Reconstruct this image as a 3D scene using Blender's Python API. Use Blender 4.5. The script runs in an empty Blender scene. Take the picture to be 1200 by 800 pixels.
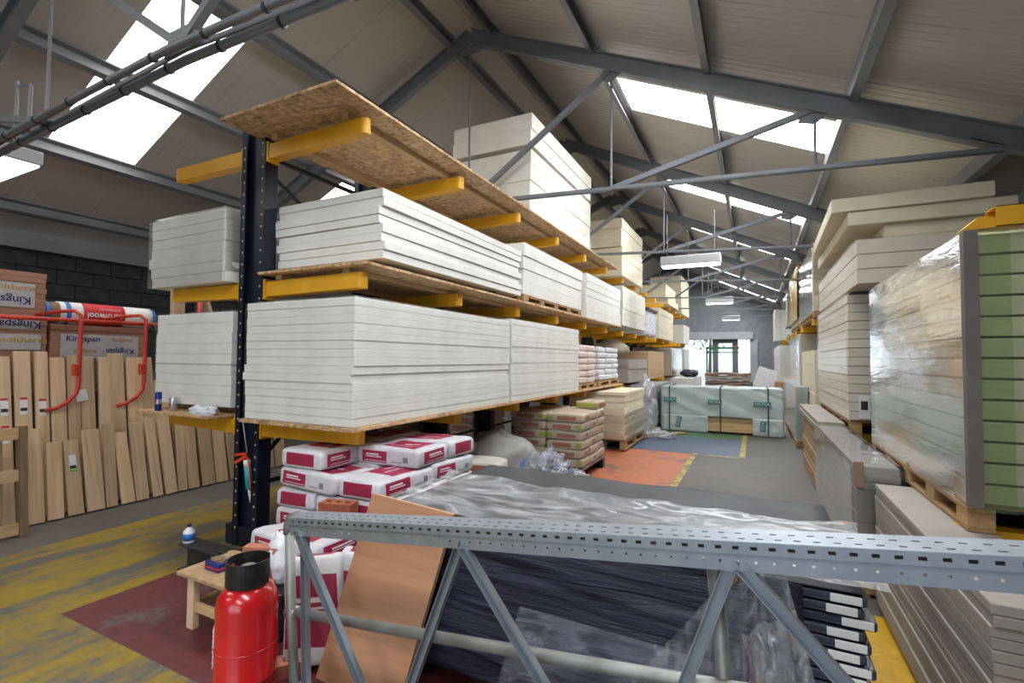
import bpy, math, random
from mathutils import Vector, Matrix, noise as mnoise
random.seed(7)
R = random.uniform
SC = bpy.context.scene
COL = SC.collection

# ------------------------------------------------------------------ camera
H = 1.57
cam_d = bpy.data.cameras.new('camera'); cam = bpy.data.objects.new('camera', cam_d); COL.objects.link(cam)
SC.camera = cam
cam_d.sensor_width = 36.0; cam_d.lens = 570.0 / 1200.0 * 36.0; cam_d.clip_start = 0.05; cam_d.clip_end = 300
yaw, pitch, roll = math.atan(285 / 570.0), math.radians(2.02), -0.008
fw = Vector((-math.sin(yaw) * math.cos(pitch), math.cos(yaw) * math.cos(pitch), math.sin(pitch)))
r0 = Vector((math.cos(yaw), math.sin(yaw), 0)); u0 = r0.cross(fw)
rr = r0 * math.cos(roll) - u0 * math.sin(roll); uu = r0 * math.sin(roll) + u0 * math.cos(roll)
m = Matrix((rr, uu, -fw)).transposed().to_4x4(); m.translation = (0, 0, H)
cam.matrix_world = m

# ------------------------------------------------------------------ world, light, exposure
W = bpy.data.worlds.new('sky'); SC.world = W; W.use_nodes = True
bg = W.node_tree.nodes['Background']; bg.inputs[0].default_value = (0.80, 0.90, 1.0, 1); bg.inputs[1].default_value = 2.2
SKYLIGHT_EMIT = 21.0
LAMP_EMIT = 7.0
def area(name, loc, rot, sx, sy, power, color):
    d = bpy.data.lights.new(name, 'AREA'); d.shape = 'RECTANGLE'; d.size = sx; d.size_y = sy; d.energy = power; d.color = color
    o = bpy.data.objects.new(name, d); COL.objects.link(o); o.location = loc; o.rotation_euler = rot; return o
# daylight entering by the loading door behind the camera
area('loading_door_daylight', (-0.9, -5.15, 1.45), (math.radians(90), 0, 0), 5.0, 2.8, 40, (0.66, 0.80, 1.0))
vs = SC.view_settings
vs.view_transform = 'Standard'; vs.look = 'None'; vs.gamma = 1.0; vs.use_curve_mapping = False; vs.exposure = 0.0

# ------------------------------------------------------------------ materials
MATS = {}
def new_mat(name):
    mt = bpy.data.materials.new(name); mt.use_nodes = True; MATS[name] = mt
    nt = mt.node_tree; return mt, nt, nt.nodes['Principled BSDF']
def L(nt, a, b): nt.links.new(a, b)
def coords(nt, scale=(1, 1, 1), rot=(0, 0, 0), kind='Object'):
    tc = nt.nodes.new('ShaderNodeTexCoord'); mp = nt.nodes.new('ShaderNodeMapping')
    mp.inputs['Scale'].default_value = scale; mp.inputs['Rotation'].default_value = rot
    L(nt, tc.outputs[kind], mp.inputs[0]); return mp.outputs[0]
def noise_tex(nt, vec, scale=5.0, detail=4.0, rough=0.55, dist=0.0):
    n = nt.nodes.new('ShaderNodeTexNoise'); n.inputs['Scale'].default_value = scale; n.inputs['Detail'].default_value = detail
    n.inputs['Roughness'].default_value = rough; n.inputs['Distortion'].default_value = dist
    L(nt, vec, n.inputs['Vector']); return n.outputs['Fac']
def ramp(nt, fac, stops):
    c = nt.nodes.new('ShaderNodeValToRGB'); el = c.color_ramp.elements
    el[0].position, el[0].color = stops[0][0], tuple(stops[0][1]) + (1,)
    el[1].position, el[1].color = stops[1][0], tuple(stops[1][1]) + (1,)
    for p, col in stops[2:]:
        e = el.new(p); e.color = tuple(col) + (1,)
    L(nt, fac, c.inputs[0]); return c.outputs[0]
def mixc(nt, fac, a, b):
    mx = nt.nodes.new('ShaderNodeMix'); mx.data_type = 'RGBA'
    if isinstance(fac, (int, float)): mx.inputs[0].default_value = fac
    else: L(nt, fac, mx.inputs[0])
    for s, v in ((6, a), (7, b)):
        if isinstance(v, tuple): mx.inputs[s].default_value = v + (1,)
        else: L(nt, v, mx.inputs[s])
    return mx.outputs[2]
def math_n(nt, op, a, b=None, c=None):
    n = nt.nodes.new('ShaderNodeMath'); n.operation = op
    for i, v in enumerate((a, b, c)):
        if v is None: continue
        if isinstance(v, (int, float)): n.inputs[i].default_value = v
        else: L(nt, v, n.inputs[i])
    return n.outputs[0]
def sep(nt, kind='Object'):
    tc = nt.nodes.new('ShaderNodeTexCoord'); s = nt.nodes.new('ShaderNodeSeparateXYZ'); L(nt, tc.outputs[kind], s.inputs[0]); return s.outputs
def boxmask(nt, xyz, c, h):
    o = None
    for i in range(3):
        if h[i] is None: continue
        k = math_n(nt, 'COMPARE', xyz[i], c[i], h[i]); o = k if o is None else math_n(nt, 'MULTIPLY', o, k)
    return o
def bump(nt, fac, strength, dist=0.01):
    b = nt.nodes.new('ShaderNodeBump'); b.inputs['Strength'].default_value = strength; b.inputs['Distance'].default_value = dist
    L(nt, fac, b.inputs['Height']); return b.outputs[0]
def simple(name, c1, c2=None, scale=6.0, stretch=(1, 1, 1), rough=0.6, metal=0.0, bmp=0.0, detail=4.0, spread=(0.35, 0.65), bdist=0.004, coat=0.0, spec=0.5):
    mt, nt, p = new_mat(name)
    p.inputs['Roughness'].default_value = rough; p.inputs['Metallic'].default_value = metal; p.inputs['Specular IOR Level'].default_value = spec
    if coat: p.inputs['Coat Weight'].default_value = coat; p.inputs['Coat Roughness'].default_value = 0.1
    f = noise_tex(nt, coords(nt, stretch), scale, detail)
    c = ramp(nt, f, [(spread[0], c1), (spread[1], c2 or tuple(x * 0.85 for x in c1))])
    L(nt, c, p.inputs['Base Color'])
    if bmp: L(nt, bump(nt, f, bmp, bdist), p.inputs['Normal'])
    return mt

simple('foam_white', (0.80, 0.79, 0.74), (0.70, 0.69, 0.64), 3.0, rough=0.75, bmp=0.15, spread=(0.3, 0.75))
simple('foam_cream', (0.74, 0.66, 0.50), (0.62, 0.54, 0.39), 3.0, rough=0.8, bmp=0.15, spread=(0.3, 0.75))
simple('foam_side', (0.78, 0.75, 0.67), (0.67, 0.63, 0.54), 3.0, rough=0.75, bmp=0.1, spread=(0.3, 0.75))
simple('foam_beige', (0.68, 0.62, 0.51), (0.58, 0.52, 0.42), 3.0, rough=0.8, bmp=0.1, spread=(0.3, 0.75))
simple('corner_grey', (0.16, 0.135, 0.12), (0.12, 0.10, 0.09), 6, rough=0.7)
simple('foam_pink', (0.40, 0.20, 0.135), (0.30, 0.145, 0.10), 3.0, (1, 1, 14), rough=0.85, spread=(0.3, 0.7))
simple('plasterboard', (0.36, 0.32, 0.28), (0.27, 0.24, 0.21), 2.0, rough=0.85, spread=(0.3, 0.75))
simple('sheet_grey', (0.30, 0.28, 0.26), (0.22, 0.205, 0.19), 2.0, rough=0.8, spread=(0.3, 0.75))
simple('chipboard', (0.46, 0.31, 0.17), (0.34, 0.22, 0.12), 30.0, rough=0.85, bmp=0.2)
simple('mdf', (0.50, 0.33, 0.19), (0.42, 0.27, 0.15), 8.0, rough=0.8)
simple('dark_timber', (0.10, 0.075, 0.06), (0.05, 0.035, 0.03), 6.0, rough=0.9)
simple('paint_yellow', (0.72, 0.36, 0.008), (0.60, 0.29, 0.006), 5.0, rough=0.42, spread=(0.3, 0.8), bmp=0.03)
simple('steel_navy', (0.010, 0.013, 0.030), (0.006, 0.008, 0.016), 6.0, rough=0.38, spec=0.4)
simple('steel_black', (0.018, 0.018, 0.02), (0.03, 0.03, 0.03), 6.0, rough=0.5)
simple('hole_painted_light', (0.55, 0.50, 0.36), (0.45, 0.4, 0.3), 20, rough=0.7)  # pale tone paints the light showing through the column holes
simple('steel_grey', (0.19, 0.20, 0.215), (0.15, 0.16, 0.17), 3.0, rough=0.5, metal=0.2, bmp=0.03)
simple('purlin_steel', (0.24, 0.245, 0.25), (0.15, 0.155, 0.165), 2.0, (1, 0.3, 1), rough=0.5, metal=0.3)
simple('galvanised', (0.36, 0.40, 0.45), (0.29, 0.33, 0.375), 14.0, rough=0.40, metal=0.6, bmp=0.03, spread=(0.3, 0.7))
simple('tube_galv', (0.34, 0.35, 0.33), (0.22, 0.22, 0.20), 10.0, rough=0.5, metal=0.55, bmp=0.06, spread=(0.3, 0.7))
simple('roof_white', (0.47, 0.435, 0.39), (0.41, 0.38, 0.34), 1.2, rough=0.33, spread=(0.3, 0.8))
simple('block_wall', (0.045, 0.045, 0.048), (0.028, 0.028, 0.03), 5.0, (1, 1, 1), rough=0.9, bmp=0.3)
simple('gable_grey', (0.27, 0.285, 0.31), (0.21, 0.225, 0.25), 3.0, rough=0.7)
simple('door_grey', (0.42, 0.44, 0.47), (0.36, 0.38, 0.41), 3.0, rough=0.5)
simple('red_enamel', (0.62, 0.012, 0.016), (0.50, 0.010, 0.014), 4.0, rough=0.22, coat=0.5, bmp=0.03)
simple('red_tube', (0.60, 0.045, 0.02), (0.45, 0.03, 0.015), 8.0, rough=0.45)
simple('black_paint', (0.012, 0.012, 0.014), (0.04, 0.035, 0.035), 18.0, rough=0.32, spread=(0.55, 0.75))
simple('brick_clay', (0.36, 0.10, 0.045), (0.25, 0.065, 0.03), 22.0, rough=0.9, bmp=0.35)
simple('brick_pale', (0.52, 0.21, 0.13), (0.40, 0.15, 0.09), 22.0, rough=0.9, bmp=0.35)
simple('plastic_white', (0.78, 0.80, 0.84), (0.68, 0.70, 0.76), 12, rough=0.35)
simple('paper_white', (0.78, 0.77, 0.76), (0.66, 0.65, 0.65), 9, rough=0.7)
simple('label_paper_shaded', (0.46, 0.43, 0.43), (0.40, 0.37, 0.38), 9, rough=0.7)  # white paper darkened: shade on the foam pack labels put into the colour
simple('ink_navy', (0.015, 0.018, 0.10), (0.02, 0.02, 0.12), 9, rough=0.7)
simple('ink_gold', (0.50, 0.30, 0.04), (0.42, 0.25, 0.04), 9, rough=0.7)
simple('ink_teal', (0.01, 0.16, 0.15), (0.01, 0.12, 0.12), 9, rough=0.6)
simple('ink_white', (0.8, 0.8, 0.8), (0.75, 0.75, 0.75), 9, rough=0.6)
simple('ink_red', (0.55, 0.02, 0.03), (0.48, 0.02, 0.03), 9, rough=0.6)
simple('ink_green', (0.16, 0.45, 0.03), (0.13, 0.38, 0.03), 9, rough=0.6)
simple('ink_black', (0.015, 0.015, 0.015), (0.02, 0.02, 0.02), 9, rough=0.6)
simple('ink_blue', (0.02, 0.16, 0.50), (0.02, 0.13, 0.42), 9, rough=0.5)
simple('can_silver', (0.60, 0.61, 0.64), (0.5, 0.5, 0.55), 9, rough=0.3, metal=0.8)
simple('can_blue', (0.015, 0.03, 0.20), (0.02, 0.04, 0.25), 9, rough=0.3, metal=0.4)
simple('caulk_teal', (0.02, 0.36, 0.42), (0.03, 0.42, 0.48), 9, rough=0.4)
simple('orange_red', (0.72, 0.06, 0.02), (0.62, 0.05, 0.02), 9, rough=0.4)
simple('green_paint', (0.02, 0.20, 0.08), (0.02, 0.15, 0.06), 9, rough=0.5)
simple('dark_membrane', (0.055, 0.058, 0.062), (0.035, 0.037, 0.042), 5, rough=0.6, bmp=0.3)
simple('tan_sack_film', (0.42, 0.34, 0.25), (0.30, 0.24, 0.18), 6, rough=0.4)
simple('gold_film', (0.55, 0.36, 0.08), (0.42, 0.26, 0.05), 4, rough=0.22, bmp=0.5, bdist=0.02)
simple('grey_green_wrap', (0.42, 0.48, 0.45), (0.36, 0.42, 0.40), 3, rough=0.42, spread=(0.3, 0.75))
simple('ground_out', (0.52, 0.52, 0.50), (0.42, 0.42, 0.40), 2, rough=0.9)
simple('leaf', (0.10, 0.30, 0.04), (0.05, 0.17, 0.02), 3, rough=0.7)
simple('bark', (0.10, 0.08, 0.06), (0.07, 0.05, 0.04), 9, rough=0.9)
simple('grey_bag', (0.30, 0.29, 0.27), (0.22, 0.21, 0.20), 6, rough=0.5, bmp=0.4, bdist=0.02)
simple('timber_edge', (0.55, 0.40, 0.23), (0.45, 0.31, 0.17), 8, rough=0.8)
simple('light_body', (0.34, 0.345, 0.34), (0.30, 0.305, 0.30), 5, rough=0.4)
simple('strap_navy', (0.02, 0.022, 0.04), (0.03, 0.03, 0.05), 5, rough=0.5)
simple('cardboard_corner', (0.25, 0.17, 0.10), (0.20, 0.13, 0.08), 6, rough=0.8)

def osb():
    mt, nt, p = new_mat('osb')
    a = noise_tex(nt, coords(nt, (7, 30, 20)), 1.0, 3, 0.6, 1.2); b = noise_tex(nt, coords(nt, (26, 8, 20), (0, 0, 0.5)), 1.0, 3, 0.6, 1.2)
    f = math_n(nt, 'MULTIPLY', math_n(nt, 'ADD', a, b), 0.5)
    c = ramp(nt, f, [(0.38, (0.24, 0.13, 0.06)), (0.62, (0.74, 0.54, 0.32)), (0.47, (0.46, 0.285, 0.145)), (0.54, (0.58, 0.38, 0.20))])
    L(nt, c, p.inputs['Base Color']); p.inputs['Roughness'].default_value = 0.75
    L(nt, bump(nt, f, 0.25, 0.004), p.inputs['Normal'])
osb()
def wood(name, c1, c2, c3, axis='Z', rough=0.75):
    mt, nt, p = new_mat(name)
    st = {'Z': (16, 16, 0.9), 'Y': (16, 0.9, 16), 'X': (0.9, 16, 16)}[axis]
    oi = nt.nodes.new('ShaderNodeObjectInfo')
    add = nt.nodes.new('ShaderNodeVectorMath'); add.operation = 'MULTIPLY_ADD'
    add.inputs[1].default_value = (1, 1, 1)
    tc = nt.nodes.new('ShaderNodeTexCoord'); L(nt, tc.outputs['Object'], add.inputs[0])
    sc = nt.nodes.new('ShaderNodeVectorMath'); sc.operation = 'SCALE'; sc.inputs['Scale'].default_value = 9.0
    cmb = nt.nodes.new('ShaderNodeCombineXYZ')
    for i in range(3): L(nt, oi.outputs['Random'], cmb.inputs[i])
    L(nt, cmb.outputs[0], sc.inputs[0]); L(nt, sc.outputs[0], add.inputs[2])
    mp = nt.nodes.new('ShaderNodeMapping'); mp.inputs['Scale'].default_value = st; L(nt, add.outputs[0], mp.inputs[0])
    f = noise_tex(nt, mp.outputs[0], 1.0, 5, 0.6, 0.8)
    c = ramp(nt, f, [(0.25, c3), (0.72, c1), (0.5, c2)])
    hv = nt.nodes.new('ShaderNodeHueSaturation'); L(nt, c, hv.inputs['Color'])
    L(nt, math_n(nt, 'MULTIPLY_ADD', oi.outputs['Random'], 0.35, 0.80), hv.inputs['Value'])
    L(nt, hv.outputs[0], p.inputs['Base Color']); p.inputs['Roughness'].default_value = rough
    L(nt, bump(nt, f, 0.12, 0.003), p.inputs['Normal'])
wood('pine_z', (0.69, 0.50, 0.32), (0.61, 0.42, 0.26), (0.44, 0.29, 0.17), 'Z')
wood('pine_y', (0.58, 0.40, 0.22), (0.50, 0.32, 0.16), (0.36, 0.22, 0.11), 'Y')
wood('pine_x', (0.58, 0.40, 0.22), (0.50, 0.32, 0.16), (0.36, 0.22, 0.11), 'X')
wood('pallet_y', (0.44, 0.27, 0.12), (0.36, 0.21, 0.09), (0.24, 0.13, 0.06), 'Y')
wood('pallet_x', (0.44, 0.27, 0.12), (0.36, 0.21, 0.09), (0.24, 0.13, 0.06), 'X')
wood('old_wood', (0.30, 0.19, 0.10), (0.22, 0.14, 0.075), (0.13, 0.08, 0.045), 'Z')
wood('ply_face', (0.58, 0.30, 0.165), (0.52, 0.265, 0.14), (0.43, 0.21, 0.11), 'X')
simple('ply_edge_pale', (0.66, 0.50, 0.38), (0.55, 0.40, 0.28), 12, rough=0.8)
simple('ply_edge_red', (0.40, 0.16, 0.09), (0.33, 0.13, 0.07), 12, rough=0.8)

def concrete():
    mt, nt, p = new_mat('concrete')
    a = noise_tex(nt, coords(nt), 0.9, 8, 0.65); b = noise_tex(nt, coords(nt), 14, 5, 0.7)
    c1 = ramp(nt, a, [(0.3, (0.060, 0.054, 0.048)), (0.7, (0.128, 0.116, 0.102))])
    c = mixc(nt, 0.35, c1, ramp(nt, b, [(0.3, (0.055, 0.050, 0.045)), (0.7, (0.15, 0.137, 0.122))]))
    L(nt, c, p.inputs['Base Color']); p.inputs['Roughness'].default_value = 0.62
    L(nt, bump(nt, b, 0.15, 0.004), p.inputs['Normal'])
concrete()
def paint(name, col, wear, scale=2.2, stretch=(1, 1, 1), dark=0.7):
    mt, nt, p = new_mat(name)
    a = noise_tex(nt, coords(nt, stretch), scale, 8, 0.68, 0.4); b = noise_tex(nt, coords(nt), 16, 4, 0.7)
    f = math_n(nt, 'ADD', math_n(nt, 'MULTIPLY', a, 0.75), math_n(nt, 'MULTIPLY', b, 0.25))
    k = ramp(nt, f, [(wear - 0.05, (0, 0, 0)), (wear + 0.05, (1, 1, 1))])
    cc = ramp(nt, b, [(0.3, tuple(x * dark for x in col)), (0.7, col)])
    L(nt, mixc(nt, k, cc, (0.095, 0.09, 0.083)), p.inputs['Base Color']); p.inputs['Roughness'].default_value = 0.5
paint('floor_yellow', (0.33, 0.22, 0.016), 0.51, 1.6, (1.9, 0.6, 1), 0.6)
paint('floor_red', (0.15, 0.028, 0.034), 0.60, 2.6, (1, 1, 1), 0.55)
paint('floor_orange', (0.50, 0.15, 0.065), 0.57, 1.9)
paint('floor_blue', (0.075, 0.105, 0.17), 0.60, 1.6)
paint('floor_green', (0.075, 0.16, 0.075), 0.62, 1.6)
paint('floor_line', (0.50, 0.36, 0.05), 0.52, 4.0)
paint('floor_yellow_fresh', (0.58, 0.33, 0.010), 0.72, 2.0)

def film(name, haze=0.07, gloss=0.14, rough=0.12, scale=(4, 4, 22), bm=0.7, tint=(1, 1, 1), hz=(0.8, 0.82, 0.85), bd=0.02, fm=0.6):
    mt, nt, p = new_mat(name); nt.nodes.remove(p)
    out = nt.nodes['Material Output']
    tr = nt.nodes.new('ShaderNodeBsdfTransparent'); tr.inputs[0].default_value = tint + (1,)
    gl = nt.nodes.new('ShaderNodeBsdfGlossy'); gl.inputs['Roughness'].default_value = rough; gl.inputs[0].default_value = (1, 1, 1, 1)
    df = nt.nodes.new('ShaderNodeBsdfDiffuse'); df.inputs[0].default_value = hz + (1,)
    n1 = noise_tex(nt, coords(nt, scale), 1.0, 5, 0.6, 1.0); b = bump(nt, n1, bm, bd)
    L(nt, b, gl.inputs['Normal'])
    fr = nt.nodes.new('ShaderNodeFresnel'); fr.inputs[0].default_value = 1.45; 
    g = math_n(nt, 'ADD', math_n(nt, 'MULTIPLY', fr.outputs[0], fm), gloss)
    n2 = noise_tex(nt, coords(nt, tuple(s * 0.8 for s in scale)), 1.0, 4, 0.6, 1.5)
    hzf = ramp(nt, n2, [(0.42, (haze * 0.35,) * 3), (0.72, (haze * 2.2,) * 3)])
    m1 = nt.nodes.new('ShaderNodeMixShader'); L(nt, hzf, m1.inputs[0]); L(nt, tr.outputs[0], m1.inputs[1]); L(nt, df.outputs[0], m1.inputs[2])
    m2 = nt.nodes.new('ShaderNodeMixShader'); L(nt, g, m2.inputs[0]); L(nt, m1.outputs[0], m2.inputs[1]); L(nt, gl.outputs[0], m2.inputs[2])
    L(nt, m2.outputs[0], out.inputs[0])
film('film_clear', 0.03, 0.0, 0.16, (4, 4, 12), 0.3, bd=0.01, fm=0.22)
film('film_shiny', 0.02, 0.035, 0.07, (2, 2, 16), 0.35, bd=0.007, fm=0.7)
film('film_mirror', 0.05, 0.30, 0.07, (2, 2, 6), 0.2, bd=0.01)
film('film_green', 0.05, 0.08, 0.14, (2, 2, 10), 0.3, (0.90, 0.965, 0.82), (0.4, 0.6, 0.35), bd=0.01)
film('film_sheet', 0.24, 0.03, 0.22, (3, 8, 4), 0.3, bd=0.012, fm=0.5)
film('film_glare', 0.04, 0.10, 0.14, (3, 3, 10), 0.5, bd=0.012, fm=0.8)
film('film_pleat', 0.13, 0.02, 0.25, (30, 30, 2), 0.2, bd=0.006, fm=0.3)
film('film_blue', 0.17, 0.02, 0.3, (6, 6, 10), 0.4, (0.95, 0.97, 1), (0.72, 0.76, 0.9), bd=0.012, fm=0.35)

def black_film():
    mt, nt, p = new_mat('black_film')
    f = noise_tex(nt, coords(nt, (1.6, 1.6, 26), (0, 0.10, 0)), 1.0, 6, 0.65, 0.7)
    p.inputs['Base Color'].default_value = (0.010, 0.011, 0.024, 1); p.inputs['Roughness'].default_value = 0.22
    L(nt, ramp(nt, f, [(0.3, (0.008, 0.009, 0.020)), (0.75, (0.045, 0.05, 0.095))]), p.inputs['Base Color'])  # lighter bluish streaks paint the film's gloss into its base colour
    L(nt, bump(nt, f, 1.0, 0.02), p.inputs['Normal'])
black_film()
def emit(name, col, strength, dirt=False):
    mt, nt, p = new_mat(name)
    p.inputs['Base Color'].default_value = (0.8, 0.8, 0.78, 1); p.inputs['Roughness'].default_value = 0.5
    p.inputs['Emission Strength'].default_value = strength; p.inputs['Emission Color'].default_value = col + (1,)
    if dirt:
        f = noise_tex(nt, coords(nt, (1, 1, 1)), 6, 6, 0.7)
        L(nt, ramp(nt, f, [(0.3, col), (0.72, tuple(x * 0.72 for x in col))]), p.inputs['Emission Color'])
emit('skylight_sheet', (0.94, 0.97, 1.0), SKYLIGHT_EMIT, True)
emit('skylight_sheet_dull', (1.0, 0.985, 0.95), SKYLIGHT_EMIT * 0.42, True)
emit('lamp_tube', (0.88, 0.93, 1.0), LAMP_EMIT)

def sack_mat(name, base, patches, base2=None, rough=0.45):
    """patches: (colour, centre, half extents) in the sack's own frame; None = any"""
    mt, nt, p = new_mat(name)
    xyz = sep(nt); f = noise_tex(nt, coords(nt), 9, 5, 0.6)
    c = ramp(nt, f, [(0.3, base), (0.75, base2 or tuple(x * 0.8 for x in base))])
    for col, ce, hh in patches:
        c = mixc(nt, boxmask(nt, xyz, ce, hh), c, col)
    L(nt, c, p.inputs['Base Color']); p.inputs['Roughness'].default_value = rough
    L(nt, bump(nt, f, 0.5, 0.012), p.inputs['Normal'])
CR = (0.32, 0.018, 0.058); WH = (0.74, 0.73, 0.74)
sack_mat('sack_crimson', (0.64, 0.62, 0.66), [
    (CR, (0.05, 0, 0.08), (0.16, 0.14, 0.038)), ((0.62, 0.6, 0.64), (0.02, -0.04, 0.08), (0.10, 0.006, 0.04)), ((0.62, 0.6, 0.64), (0.06, 0.03, 0.08), (0.07, 0.012, 0.04)),
    (CR, (-0.11, -0.2, 0.0), (0.115, 0.08, 0.042)), (WH, (-0.13, -0.2, 0.016), (0.06, 0.08, 0.005)), (WH, (-0.12, -0.2, 0.0), (0.075, 0.08, 0.0035)), (WH, (-0.10, -0.2, -0.03), (0.10, 0.08, 0.0018)),
    (CR, (-0.11, 0.2, 0.0), (0.115, 0.08, 0.042)), ((0.2, 0.2, 0.22), (0.17, -0.2, -0.008), (0.022, 0.08, 0.02)), ((0.25, 0.25, 0.28), (0.09, -0.2, -0.028), (0.045, 0.08, 0.004)),
    (CR, (0.32, 0.0, 0.003), (0.09, 0.125, 0.042)), (WH, (0.32, 0.01, 0.018), (0.1, 0.075, 0.005)), (WH, (0.32, 0.02, 0.002), (0.1, 0.085, 0.003)), (WH, (0.32, 0.02, -0.028), (0.1, 0.11, 0.0018)),
    (CR, (-0.32, 0.0, 0.003), (0.09, 0.125, 0.042))], (0.50, 0.475, 0.50))
sack_mat('sack_crimson_tall', (0.72, 0.71, 0.72), [
    (CR, (0.0, 0.0, 0.06), (0.17, 0.135, 0.06)), (CR, (0.0, 0.0, -0.06), (0.17, 0.135, 0.06)), (WH, (0.05, 0, 0), (0.012, 0.10, None)), (WH, (0.01, 0, 0), (0.006, 0.08, None)),
    (CR, (-0.13, -0.2, 0), (0.1, 0.1, 0.04)), (CR, (0.31, 0, 0), (0.10, 0.10, 0.035))])
sack_mat('sack_lime', (0.50, 0.40, 0.30), [
    ((0.33, 0.12, 0.075), (0.03, 0, -0.005), (0.13, None, 0.026)), ((0.30, 0.34, 0.05), (-0.205, 0, 0), (0.04, None, 0.03)),
    ((0.33, 0.12, 0.075), (0.30, 0.02, 0), (0.06, 0.07, 0.025))])
sack_mat('sack_white_lime', (0.66, 0.62, 0.55), [
    ((0.42, 0.13, 0.07), (0.06, 0, 0), (0.10, None, 0.036)), ((0.36, 0.50, 0.02), (-0.19, 0, 0), (0.06, None, 0.044))])
sack_mat('sack_pinkish', (0.70, 0.55, 0.50), [((0.62, 0.24, 0.22), (0, 0, 0), (0.16, None, 0.022))])
sack_mat('sack_greywhite', (0.66, 0.67, 0.70), [((0.20, 0.21, 0.23), (0.05, 0, 0), (0.12, None, 0.018))])
sack_mat('sack_brown', (0.16, 0.11, 0.08), [((0.14, 0.05, 0.14), (0, 0, 0), (0.1, None, 0.03))], rough=0.6)

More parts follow.
